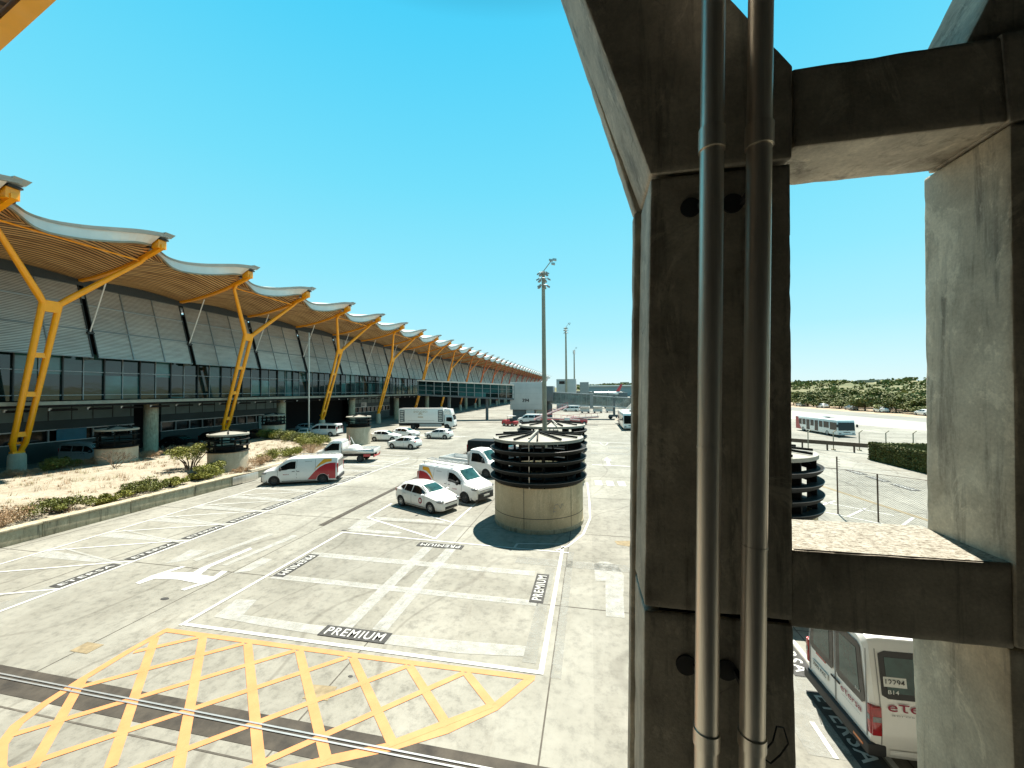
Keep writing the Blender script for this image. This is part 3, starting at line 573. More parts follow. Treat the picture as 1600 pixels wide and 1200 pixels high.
tm=MB(); put_text(tm,'394','ink',lambda u,v:(2.6+u,-.03,4.55+v),w=1.65,h=.85,bold=.03); tm.build('number',t)
MB().box(6.62,9.0,.5,5.5,4.3,7.9,'grey_dark').build('rotunda',t,bevel=.05); MB().tube((7.9,3,0),(7.9,3,4.3),.7,'grey_dark',16).build('rotunda_column',t,40)
def jet_bridge(x,y,sc,label):
    t=thing('jet_bridge',label,'jet bridge',(x,y,0),0,'boarding bridges reaching over the apron')
    t.scale=(sc,sc,sc)
    def tun(x0,x1,za,zb,h,nm,w=1.5):
        m=MB(); m.hexa([(x0,-w,za),(x1,-w,zb),(x1,w,zb),(x0,w,za),(x0,-w,za+.28),(x1,-w,zb+.28),(x1,w,zb+.28),(x0,w,za+.28)],'grey_box'); m.hexa([(x0,-w,za+h),(x1,-w,zb+h),(x1,w,zb+h),(x0,w,za+h),(x0,-w,za+h+.25),(x1,-w,zb+h+.25),(x1,w,zb+h+.25),(x0,w,za+h+.25)],'frame_grey'); m.build(nm,t)
        m=MB(); w2=w-.12; m.hexa([(x0,-w2,za+.28),(x1,-w2,zb+.28),(x1,w2,zb+.28),(x0,w2,za+.28),(x0,-w2,za+h),(x1,-w2,zb+h),(x1,w2,zb+h),(x0,w2,za+h)],'jet_glass'); m.build('tunnel_glass',t)
        m=MB(); n=int((x1-x0)/1.1)
        for i in range(n+1):
            u=i/n; xx=x0+(x1-x0)*u; z=za+(zb-za)*u; m.box(xx-.05,xx+.05,-w-.01,-w+.14,z+.2,z+h+.1,'frame_grey')
        m.build('tunnel_frame',t)
    tun(0,9.6,3.6,3.0,2.7,'tunnel',1.6); tun(9.6,19.3,3.1,2.5,2.25,'tunnel',1.3)
    MB().box(9.2,10.0,-1.75,1.75,2.6,6.1,'frame_grey').build('tunnel_collar',t)
    MB().box(18.6,21.5,-1.9,1.9,2.3,5.6,'grey_dark').build('cab',t,bevel=.05)
    m=MB(); m.box(14.6,15.0,-1.2,-.9,.9,5.9,'grey_dark').box(14.6,15.0,.9,1.2,.9,5.9,'grey_dark').box(13.6,16,-.5,.5,.55,1.0,'grey_dark'); m.build('lift_column',t)
    for s in (-.85,.85): MB().tube((14.8+s,-.35,.5),(14.8+s,.35,.5),.5,'rubber',16).build('bogie_wheel',t,40)
jet_bridge(-9.3,94,1,'nearest glazed boarding bridge reaching right from tower 394')
jet_bridge(-9,150,1.05,'more distant boarding bridge seen behind the one at tower 394')
t=thing('service_block','small pale grey roof block behind the boarding bridge','building',(-12,140,0)); MB().box(0,7,0,7,0,11,'grey_box').build('block_wall',t,bevel=.05); MB().box(8.4,11.5,0,6,0,9.8,'frame_grey').build('block_wing',t); MB().box(1,3,-.05,0,9.2,10.3,'glass_dark').build('louvre_panel',t)
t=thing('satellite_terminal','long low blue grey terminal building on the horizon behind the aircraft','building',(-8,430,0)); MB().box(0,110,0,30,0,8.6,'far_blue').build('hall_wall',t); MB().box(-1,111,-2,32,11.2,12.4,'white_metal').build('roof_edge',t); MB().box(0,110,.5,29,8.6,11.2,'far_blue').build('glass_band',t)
# ---------------------------------------------------------------- concrete exoskeleton frame next to the viewer
FR=thing('concrete_frame','heavy grey concrete frame of two pillars and cross beams close to the viewer','frame',(1,3.6,0))
def fprism(poly,y0,y1,nm,m='frame_concrete',bev=.02):
    me=MB().prism([(x-1,z) for x,z in poly],y0-3.6,y1-3.6,m,'Y').mesh(nm); bm=bmesh.new(); bm.from_mesh(me)
    bmesh.ops.bevel(bm,geom=[e for e in bm.edges if len(e.link_faces)==2 and e.calc_face_angle(0)>.3],offset=bev,segments=2,affect='EDGES',profile=.5,clamp_overlap=True)
    zs=[p[1] for p in poly]; xs=[p[0]-1 for p in poly]
    z=max(min(zs),2.6)
    while z<max(zs): bmesh.ops.bisect_plane(bm,geom=bm.verts[:]+bm.edges[:]+bm.faces[:],plane_co=(0,0,z),plane_no=(0,0,1)); z+=.07
    x=min(xs)+.05
    while x<max(xs): bmesh.ops.bisect_plane(bm,geom=bm.verts[:]+bm.edges[:]+bm.faces[:],plane_co=(x,0,0),plane_no=(1,0,0)); x+=.09
    yy=y0-3.6+.1
    while yy<y1-3.6: bmesh.ops.bisect_plane(bm,geom=bm.verts[:]+bm.edges[:]+bm.faces[:],plane_co=(0,yy,0),plane_no=(0,1,0)); yy+=.12
    bm.normal_update()
    for v in bm.verts:
        w=Vector((v.co.x,v.co.y*1.0,v.co.z)); e=sum(1 for q in v.link_edges if len(q.link_faces)==2 and q.calc_face_angle(0)>.3)
        a=noise.noise(w*3.1)*.0015+noise.noise(w*9)*.0012
        if e: a-=max(0,noise.noise(w*6.5+Vector((7,1,3))))*.010
        v.co+=v.normal*a
    bm.to_mesh(me); bm.free(); me.polygons.foreach_set('use_smooth',[True]*len(me.polygons)); me.set_sharp_from_angle(angle=R(40)); return link(nm,me,FR)
fprism([(.36,0),(1.63,0),(1.625,4.85),(.445,4.85)],3.6,4.3,'pillar'); fprism([(.447,4.88),(1.625,4.88),(1.675,8.70),(.555,8.70)],3.6,4.3,'pillar')
fprism([(.30,0),(.5,0),(.64,8.72),(.49,8.72)],4.302,4.5,'edge_strip')
MB().box(-.42,.6,.03,.6,4.84,4.89,'void').build('joint_gap',FR)
fprism([(.55,8.73),(1.68,8.73),(1.70,9.51),(1.23,10.19),(-.02,12.3),(-.62,12.3)],3.58,4.3,'raking_arm')
fprism([(.50,8.73),(.66,8.73),(-.2,12.3),(-.55,12.3)],4.302,4.5,'edge_strip')
fprism([(1.70,8.83),(3.16,8.83),(3.16,9.50),(1.70,9.50)],3.60,4.29,'cross_beam')
fprism([(1.60,4.83),(3.10,4.83),(3.10,5.47),(1.62,5.47)],3.60,4.44,'cross_beam')
MB().quad((.64,.012,5.474),(2.1,.012,5.474),(2.1,.82,5.474),(.64,.82,5.474),'flaked_concrete').build('beam_top',FR)
fprism([(3.10,0),(4.7,0),(4.7,4.83),(3.06,4.83)],3.6,4.52,'pillar','lit_column_concrete'); fprism([(3.09,4.85),(4.7,4.85),(4.75,8.8),(3.15,8.8)],3.58,4.36,'pillar','lit_column_concrete')
fprism([(3.155,8.82),(4.75,8.82),(4.75,9.52),(3.12,9.52)],3.585,4.32,'node_block'); fprism([(2.93,9.515),(4.6,9.525),(6.0,12.3),(4.25,12.3)],3.63,4.30,'raking_arm')
# drain pipes
def pipe(nm,pts,label,zj):
    t=thing(nm,label,'pipe',(pts[0][0],3.25,0),0,'steel drain pipes up the pillar')
    x0=pts[0][0]; m=MB(); a,b=pts; f=lambda z:(a[0]+(b[0]-a[0])*(z-a[1])/(b[1]-a[1])-x0,0,z)
    m.tube(f(0),f(12.2),.086,'pipe_steel',40); m.build('pipe_body',t,60)
    for z,h,r in zj: m=MB(); m.tube(f(z),f(z+h),r,'pipe_steel',40); m.build('pipe_collar',t,50)
    for z in (4.42,8.4): m=MB(); q=f(z); m.box(q[0]-.02,q[0]+.02,.06,.36,z-.02,z+.02,'black_plastic'); m.lathe([(0,0),(.08,0)],'black_plastic',16,c=(0,0)) if 0 else None; m.build('pipe_bracket',t)
    for z in (4.42,8.4): q=f(z); MB().tube((q[0]-.07,.335,z),(q[0]-.07,.352,z),.085,'black_plastic',20).build('bracket_plate',t,40)
pipe('drain_pipe',[(.85,4.12),(.99,9.89)],'left of the two brownish steel drain pipes on the big concrete pillar',[(8.68,.17,.098),(4.06,.12,.096),(6.34,.02,.090)])
pipe('drain_pipe',[(1.17,4.18),(1.33,9.81)],'right of the two brownish steel drain pipes on the big concrete pillar',[(8.66,.17,.098),(4.10,.10,.096),(5.6,.015,.090)])
cp=[(1.28,3.30,4.05),(1.33,3.3,4.12),(1.40,3.4,4.16),(1.47,3.45,4.12),(1.50,3.45,4.0),(1.44,3.45,3.9),(1.36,3.42,3.85),(1.30,3.40,3.9),(1.26,3.4,3.8)]
tag(MB().path(cp,.006,'rubber',6).build('loose_cable',smooth=60),'thin black loose cable curling beside the foot of the right pipe','cable')
# our own pier building: canopy corner overhead and added dark wall behind the viewer
t=thing('pier_building','orange edged timber canopy corner at the top left of the view','building',(0,-1.2,0))
m=MB(); P=[(-40,10.9+1.2),(-4,3.42+1.2),(-4,3.24+1.2),(-40,10.4+1.2)]
m.prism(P,12.76,13.0,'canopy_orange','Z'); m.build('canopy_beam',t)
MB().prism([(-40,10.35+1.2),(-4,3.22+1.2),(-4,0),(-40,0)],12.86,13.0,'timber_slats_near','Z').build('canopy_soffit',t); MB().prism([(-3.99,4.4),(1.2,4.4),(1.9,7.2),(40,7.2),(40,0),(-3.99,0)],12.86,13.0,'frame_dark','Z').build('roof_edge',t)  # right hand roof is out of view, stretched forward to shade the raking arm
MB().box(-40,40,-.3,0,0,12.85,'void').build('unseen_dark_wall',t)  # added out of view to keep sky light off the frame fronts
# ---------------------------------------------------------------- ventilation shafts
def shaft(label,x,y,z,r,hd,ht,nring,seed=0,drum='shaft_concrete',big=True):
    t=thing('ventilation_shaft',label,'air shaft',(x,y,z),seed,'round ventilation shafts with louvred tops')
    m=MB(); m.lathe([(0,-.3),(r,-.3),(r,hd),(r-.2,hd),(r-.2,-.1)],drum,64); m.build('drum',t,35)
    if big:
        m=MB(); m.lathe([(r+.004,.70),(r+.004,.73)],'joint_dark',64)
        for k in range(6): a=k*PI/3+.35; m.box(0,0,0,0,0,0,'joint_dark') if 0 else m.quad(((r+.004)*math.cos(a-.006),(r+.004)*math.sin(a-.006),0),((r+.004)*math.cos(a+.006),(r+.004)*math.sin(a+.006),0),((r+.004)*math.cos(a+.006),(r+.004)*math.sin(a+.006),hd),((r+.004)*math.cos(a-.006),(r+.004)*math.sin(a-.006),hd),'joint_dark')
        m.build('drum_seam',t); m=MB(); m.lathe([(r+.02,0),(r+.02,.18),(r,.20)],'kerb_concrete',64); m.build('plinth',t,35)
    n=nring; dz=(ht-hd)/n
    for i in range(n):
        zz=hd+dz*i; m=MB()
        zt=hd+.27+i*.49
        if big: prof=[(r-.12,zt),(r+.20,zt),(r+.205,zt-.025),(r+.18,zt-.10),(r+.12,zt-.17),(r+.02,zt-.23),(r-.02,zt-.24),(r-.02,zt-.04)]
        if big: m.lathe([(r+.20,zt+.004),(r+.222,zt-.005),(r+.210,zt-.03)],'rim_dark',64)  # slightly lighter lip ring, painting the lit top edge of each louvre
        else: prof=[(r-.1,zz+.10),(r+.10,zz+.03),(r+.10,zz-.01),(r-.1,zz+.02)]
        m.lathe(prof,'louver' if big else 'louver',64); m.build('louvre_ring',t,50)
    for k in range(12):
        m=MB(); a=k*PI/6+.26; c,s=math.cos(a),math.sin(a); w=.03
        p=lambda rr,q,zz:(rr*c-q*s,rr*s+q*c,zz)
        fin=(k%3==0) and big; r0=r-.75 if fin else r-.16
        if not big and k%2: continue
        m.hexa([p(r0,-w,hd),p(r,-w,hd),p(r,w,hd),p(r0,w,hd),p(r0,-w,ht),p(r,-w,ht),p(r,w,ht),p(r0,w,ht)],'louver'); m.build('fin',t)
    m=MB(); m.lathe([(r-.35,hd),(r-.35,hd+.35)],'void',48); m.lathe([(0,hd-.2),(r-.2,hd-.2)],'void',48); m.build('shaft_mouth',t)
    m=MB(); m.lathe([(0,ht+.22),(r+.04,ht+.04),(r+.06,ht+.04),(r+.06,ht-.10),(r+.0,ht-.10),(0,ht+.02)],'shaft_roof',64); m.build('roof_disc',t,30)
    m=MB()
    nb=12 if big else 5
    for k in range(nb):
        a=k*2*PI/nb+.12; c,s=math.cos(a),math.sin(a)
        m.beam((.15*c,.15*s,ht+.28),((r-.05)*c,(r-.05)*s,ht+.12),.07,.09,'louver')
    m.build('roof_beam',t)
    if big:
        m=MB(); m.beam((0,0,ht+.36),((r+.03)*math.cos(-1.62),(r+.03)*math.sin(-1.62),ht+.20),.09,.06,'shaft_roof')
        a=-1.62; m.tube(((r+.06)*math.cos(a),(r+.06)*math.sin(a),ht+.05),((r+.06)*math.cos(a),(r+.06)*math.sin(a),hd),.022,'steel',8)
        m.build('down_rod',t,40)
    return t
S1=shaft('big round sand coloured shaft with four black louvre rings in the middle of the apron',-2.76,20.45,0,2.33,2.15,4.33,4,.0)
S2=shaft('big round louvred shaft standing directly behind the foremost apron shaft',-2.9,29.4,0,2.45,2.15,4.22,4,.3)
S3=shaft('dark louvred shaft partly hidden by the pillar, seen through the frame opening',6.2,17.25,0,2.25,2.15,4.33,4,.2)
mk=MB(); a=-1.02
def onr(u,v): aa=a+u/2.34; return (2.336*math.cos(aa),2.336*math.sin(aa),1.18+v)
for p,q in (((-.28,-.15),(-.2,.18)),((-.2,.18),(-.02,.22)),((-.24,.02),(-.1,.05)),((-.28,-.15),(-.14,-.1)),((0,.2),(.1,0)),((.1,0),(.18,.22)),((.22,.22),(.26,.1))): mk.tube(onr(*p),onr(*q),.010,'ink_grey',4)
mk.build('scratched_mark',S1)
shaft('cream shaft in the garden bed beside the small green tree',-28.9,26.1,.45,1.36,1.68,3.05,3,.4,'pale_concrete',False)
shaft('cream shaft behind the bare dry bush, nearest the terminal',-40.6,26.1,.55,1.36,1.66,3.2,3,.1,'pale_concrete',False)
shaft('cream shaft behind the clipped green row at the garden end',-43.0,45.6,.7,1.38,1.75,3.05,3,.7,'pale_concrete',False)
shaft('tapered pale shaft on the apron beyond the garden, beside the parked hatchbacks',-29.9,45.6,0,1.48,2.3,3.6,3,.9,'pale_concrete',False)

# ---------------------------------------------------------------- floodlight masts
def flood(label,x,y,h,r,top=True):
    t=thing('floodlight_mast',label,'light mast',(x,y,0),0,'tall apron floodlight masts'); m=MB()
    n=4
    for i in range(n): m.tube((0,0,h*i/n),(0,0,h*(i+1)/n),r*(1-.09*i),'mast_grey',14,r*(1-.09*(i+1)))
    m.build('mast_pole',t,40); MB().box(-r*1.6,r*1.6,-r*1.6,r*1.6,0,.15,'frame_grey').build('base_plate',t)
    k=h/15
    m=MB()
    for i,(zz,rr) in enumerate(((-.95,.30),(-.5,.34),(-.1,.28))):
        for a in (0.3+i,1.4+i,2.6+i,3.9+i,5.2+i): m.tube((0,0,h+zz*k),(rr*k*math.cos(a),rr*k*math.sin(a),h+zz*k+.05),.022*k,'mast_grey',6)
    m.tube((0,0,h),(.6*k,0,h+.75*k),.03*k,'mast_grey',6); m.build('lamp_bracket',t)
    for i,(zz,rr) in enumerate(((-.95,.30),(-.5,.34),(-.1,.28))):
        for a in (0.3+i,1.4+i,2.6+i,3.9+i,5.2+i):
            m=MB(); cx,cy,cz=rr*k*math.cos(a),rr*k*math.sin(a),h+zz*k; c,s=math.cos(a)*k,math.sin(a)*k
            p=lambda u,q,w:(cx+u*c-q*s,cy+u*s+q*c,cz+w*k)
            m.hexa([p(-.04,-.08,-.06),p(.13,-.08,-.14),p(.13,.08,-.14),p(-.04,.08,-.06),p(-.04,-.08,.03),p(.15,-.08,-.07),p(.15,.08,-.07),p(-.04,.08,.03)],'frame_grey'); m.build('lamp_head',t)
    for dx,dz in ((.45,.7),(.7,.72),(.6,.45)):
        m=MB(); m.hexa([((dx-.05)*k,-.1,h+dz*k),((dx+.18)*k,-.1,h+(dz-.06)*k),((dx+.18)*k,.1,h+(dz-.06)*k),((dx-.05)*k,.1,h+dz*k),((dx-.05)*k,-.1,h+(dz+.1)*k),((dx+.2)*k,-.1,h+(dz+.06)*k),((dx+.2)*k,.1,h+(dz+.06)*k),((dx-.05)*k,.1,h+(dz+.1)*k)],'roof_metal'); m.build('lamp_head',t)
    return t
flood('thickest and tallest looking mast rising behind the central shaft',-2.92,24.9,14.6,.175)
flood('middle of the three masts, thin and far',-8.3,138,29.4,.42)
flood('rightmost and most distant of the three masts on the apron',-8.25,209,28.5,.45)
t=thing('lamp_post','small T shaped lamp just showing above the far terminal roof','light mast',(-66,270,0)); MB().tube((0,0,0),(0,0,30),.5,'mast_grey',8).build('post',t); MB().box(-2.2,2.2,-.4,.4,30,30.7,'mast_grey').build('lamp_head',t)

# ---------------------------------------------------------------- vehicles
class Body:
    def __init__(s,st):
        s.st=sorted(st); s.xs=[q[0] for q in s.st]
    def fld(s,x): return [pch(s.xs,[q[i] for q in s.st],x) for i in range(1,8)]
    def sec(s,x):
        zb,zm,zt,zr_,w,wt,cr=s.fld(x); hh=max(.01,zr_-zt)
        return [(0,zb),(w-.10,zb),(w-.03,zb+.10),(w,zm),(w-.005,(zm+zt)/2+.02),(w-.03,zt),(wt+.3*(w-wt)*.3,zr_-min(.12,.5*hh)),(wt-.02,zr_-min(.05,.2*hh)),(wt-.12,zr_-min(.0,.0*hh)),(wt*.5,zr_+cr*.8),(0,zr_+cr)]
    def y(s,x,z):
        P=s.sec(x)[1:9]
        for (ya,za),(yb,zb) in zip(P,P[1:]):
            if z<=zb: 
                t=(z-za)/max(1e-6,zb-za); return ya+(yb-ya)*max(0,t)
        return P[-1][0]
    def z(s,x,y):
        P=s.sec(x)[5:][::-1]; y=abs(y)
        for (ya,za),(yb,zb) in zip(P,P[1:]):
            if y<=yb: t=(y-ya)/max(1e-6,yb-ya); return za+(zb-za)*max(0,t)
        return P[-1][1]
    def shell(s,paint,wheels,wr,archw=.30):
        xs=[]
        for a,b in zip(s.xs,s.xs[1:]):
            n=max(1,int((b-a)/.14)); n=min(n,6)
            xs+=[a+(b-a)*i/n for i in range(n)]
        xs.append(s.xs[-1]); ring=[]
        for x in xs:
            P=s.sec(x); ring.append([(x,y,z) for y,z in P]+[(x,-y,z) for y,z in P[-2:0:-1]])
        k=len(ring[0]); mb=MB(); V=[v for r_ in ring for v in r_]
        F=[(i*k+q,i*k+(q+1)%k,(i+1)*k+(q+1)%k,(i+1)*k+q) for i in range(len(xs)-1) for q in range(k)]
        F+=[tuple(range(k))[::-1],tuple(range((len(xs)-1)*k,len(xs)*k))]
        mb.add(V,F,paint); mb._m('black_plastic'); me=mb.mesh('body')
        o=bpy.data.objects.new('tmp',me); COL.objects.link(o); W_=max(q[5] for q in s.st)
        cb=MB()
        for wx in wheels:
            for sg in (-1,1): cb.tube((wx,sg*(W_-archw),wr),(wx,sg*(W_+.3),wr),wr+.06,'black_plastic',28)
        cme=cb.mesh('c'); cme.materials.clear(); cme.materials.append(MATS[paint]); cme.materials.append(MATS['black_plastic']); cme.polygons.foreach_set('material_index',[1]*len(cme.polygons))
        c=bpy.data.objects.new('c',cme); COL.objects.link(c)
        md=o.modifiers.new('b','BOOLEAN'); md.operation='DIFFERENCE'; md.object=c; md.solver='EXACT'
        dg=bpy.context.evaluated_depsgraph_get(); me2=bpy.data.meshes.new_from_object(o.evaluated_get(dg)); bpy.data.objects.remove(o); bpy.data.objects.remove(c)
        me2.polygons.foreach_set('use_smooth',[True]*len(me2.polygons)); me2.set_sharp_from_angle(angle=R(32)); me2.name='body'; return me2
    def side(s,mb,xs,lo,hi,m,sg,off=.006,rows=5):
        V=[];n=len(xs)
        for x in xs:
            a,b=lo(x),hi(x)
            for r_ in range(rows+1): z=a+(b-a)*r_/rows; V.append((x,sg*(s.y(x,z)+off),z))
        k=rows+1; mb.add(V,[(i*k+q,(i+1)*k+q,(i+1)*k+q+1,i*k+q+1) for i in range(n-1) for q in range(rows)],m)
    def top(s,mb,x0,x1,hw,m,off=.008,nx=10,ny=8,skew=0):
        V=[]
        for i in range(nx+1):
            x=x0+(x1-x0)*i/nx; w=hw(x)
            for q in range(ny+1): y=-w+2*w*q/ny; xx=x-skew*(abs(y)/w)**2; V.append((xx+ (off if x1>x0 and 0 else 0),y,s.z(xx,y)+off))
        k=ny+1; mb.add(V,[(i*k+q,i*k+q+1,(i+1)*k+q+1,(i+1)*k+q) for i in range(nx) for q in range(ny)],m)
def lin(*p):
    def f(x):
        if x<=p[0][0]: return p[0][1]
        for (a,b),(c,d) in zip(p,p[1:]):
            if x<=c: return b+(d-b)*(x-a)/(c-a)
        return p[-1][1]
    return f
def rng(a,b,n=12): return [a+(b-a)*i/n for i in range(n+1)]
WHM={}
def wheel(t,x,y,r,sg,rim='rim_grey',w=.21,style='cover'):
    key=(round(r,3),rim,style)
    if key not in WHM:
        a=MB(); prof=[(r*.62,-w/2),(r*.93,-w/2),(r,-w/2+.035),(r,w/2-.035),(r*.93,w/2),(r*.62,w/2),(r*.62,w/2-.05),(r*.62,-w/2)]
        a.lathe(prof,'rubber',28); b=MB(); b.lathe([(r*.64,w/2-.005),(r*.58,w/2-.03),(r*.42,w/2-.015 if style=='cover' else w/2-.07),(r*.2,w/2-.005 if style=='cover' else w/2-.03),(0,w/2-.0 if style=='cover' else w/2-.03)],rim,24)
        for k in range(7 if style=='cover' else 5):
            aa=k*2*PI/(7 if style=='cover' else 5); c,s=math.cos(aa),math.sin(aa); q=[(r*.30,-.018),(r*.52,-.035),(r*.52,.035),(r*.30,.018)]
            b.add([(u*c-v*s,u*s+v*c,w/2-.002) for u,v in q],[(0,1,2,3)],'black_plastic')
        b.lathe([(0,w/2+.012),(r*.13,w/2+.01),(r*.14,w/2-.03)],'rim_dark' if style!='cover' else rim,14)
        WHM[key]=(a.mesh('tyre',40),b.mesh('rim',40))
    me=WHM[key]; h=bpy.data.objects.new('wheel',me[0]); COL.objects.link(h); h.parent=t; h.location=(x,sg*y,r); h.rotation_euler=(-PI/2*sg if sg>0 else PI/2,0,0)
    rr=link('rim',me[1],h)
def blob(mb,c,s,m,n=12):
    V=[];F=[]
    for i in range(n+1):
        a=PI*i/n
        for q in range(n): b=2*PI*q/n; V.append((c[0]+s[0]*math.sin(a)*math.cos(b),c[1]+s[1]*math.sin(a)*math.sin(b),c[2]+s[2]*math.cos(a)))
    for i in range(n):
        for q in range(n): F.append((i*n+q,i*n+(q+1)%n,(i+1)*n+(q+1)%n,(i+1)*n+q))
    mb.add(V,F,m)
def seam(B,t,items,m='ink_grey'):
    mb=MB()
    for sg in (-1,1):
        for x,z0,z1 in items: B.side(mb,[x-.009,x+.009],lambda q:z0,lambda q:z1,m,sg,.003,6)
    mb.build('door_seam',t)
HB=Body([(2.03,.30,.42,.60,.62,.52,.42,.0),(1.98,.22,.45,.68,.72,.66,.55,.01),(1.80,.19,.48,.76,.84,.79,.66,.02),(1.45,.18,.5,.82,.93,.85,.72,.03),(.98,.18,.5,.90,1.02,.865,.76,.03),(.92,.18,.5,.905,1.05,.865,.75,.03),(.22,.18,.5,.93,1.38,.865,.62,.03),(.0,.18,.5,.935,1.43,.865,.60,.03),(-.55,.18,.5,.95,1.45,.865,.60,.03),(-1.2,.18,.5,.98,1.40,.865,.59,.03),(-1.55,.19,.5,1.0,1.33,.855,.57,.03),(-1.86,.22,.5,1.0,1.08,.80,.60,.02),(-1.97,.28,.5,.92,.98,.74,.58,.01),(-2.02,.34,.48,.8,.85,.64,.5,.0)])
def hatch_proto(paint='white_paint',detail=True):
    t=thing('hatchback','x','car'); B=HB
    if paint not in SHELL: SHELL[paint]=B.shell(paint,(1.22,-1.35),.31)
    link('body',SHELL[paint],t)
    top=lambda x:min(B.fld(x)[3]-.09, lin((-1.75,1.14),(-1.4,1.27),(-.9,1.345),(0,1.345),(.25,1.26),(.95,.97))(x))
    for sg in (-1,1):
        for a,b in ((-1.62,-.72),(-.66,.30),(.34,.86)) if 0 else ((-1.05,-.42),(-.36,.72)):
            m=MB(); B.side(m,rng(a,b),lin((-1.6,1.04),(-.4,.98),(.9,.945)),top,'glass_dark',sg); m.build('side_window',t,40)
        m=MB(); B.side(m,rng(-1.5,-1.1,5),lin((-1.5,1.13),(-1.1,1.03)),lambda x:min(top(x),lin((-1.5,1.15),(-1.35,1.25),(-1.1,1.30))(x)),'glass_dark',sg); m.build('quarter_window',t,40)
    m=MB(); B.top(m,.90,.26,lambda x:lin((.2,.56),(.9,.70))(x),'glass_green',skew=.05); m.build('windscreen',t,50)
    m=MB(); B.top(m,-1.56,-1.84,lambda x:.52,'glass_dark',.012); m.build('rear_window',t,50)
    for x in (1.22,-1.35):
        for sg in (-1,1): wheel(t,x,.755,.31,sg)
    m=MB()
    for sg in (-1,1): blob(m,(1.80,sg*.62,.70),(.20,.17,.085),'lamp_clear')
    for sg in (-1,): pass
    for sg in (-1,1): mm=MB(); blob(mm,(1.80,sg*.63,.72),(.25,.20,.095),'lamp_clear'); mm.build('headlight',t,60)
    for sg in (-1,1): mm=MB(); blob(mm,(-1.86,sg*.66,.90),(.14,.15,.12),'lamp_red'); mm.build('tail_light',t,60)
    m=MB(); m.box(1.90,2.045,-.46,.46,.27,.42,'black_plastic').box(1.90,2.04,-.46,.46,.575,.635,'black_plastic'); m.build('grille',t,bevel=.01)
    MB().box(2.03,2.05,-.26,.26,.44,.55,'plate_white').build('number_plate',t); MB().box(-2.05,-2.02,-.26,.26,.60,.71,'plate_white').build('number_plate',t)
    m=MB(); m.box(-2.04,-1.9,-.60,.60,.30,.42,'black_plastic').build('rear_bumper',t,bevel=.02)
    for sg in (-1,1): mm=MB(); blob(mm,(.72,sg*.97,.98),(.06,.12,.075),paint); mm.build('wing_mirror',t,60)
    seam(B,t,[(-1.12,.25,1.02),(-.39,.22,1.0),(.74,.25,.95)],'joint_dark')
    m=MB()
    for sg in (-1,1):
        for x in (-.95,.0): B.side(m,[x-.09,x+.09],lambda q:.83,lambda q:.86,'black_plastic' if 0 else 'rim_grey',sg,.02,1)
        B.side(m,rng(-.95,.85,6),lambda q:.24,lambda q:.30,'black_plastic',sg,.006,1)
    m.build('door_handle',t)
    return t
SHELL={}
VB=Body([(2.65,.34,.5,.72,.76,.60,.5,.0),(2.60,.26,.55,.86,.92,.76,.66,.01),(2.42,.22,.55,.97,1.06,.88,.76,.03),(1.98,.20,.55,1.07,1.20,.94,.82,.03),(1.72,.2,.55,1.10,1.27,.95,.83,.03),(.92,.2,.6,1.14,1.85,.96,.76,.03),(.62,.2,.6,1.14,1.93,.96,.77,.02),(.3,.2,.6,1.14,1.94,.96,.78,.02),(-2.45,.2,.6,1.14,1.94,.96,.78,.02),(-2.60,.24,.6,1.14,1.91,.945,.77,.01),(-2.65,.30,.6,1.12,1.84,.90,.73,.0)])
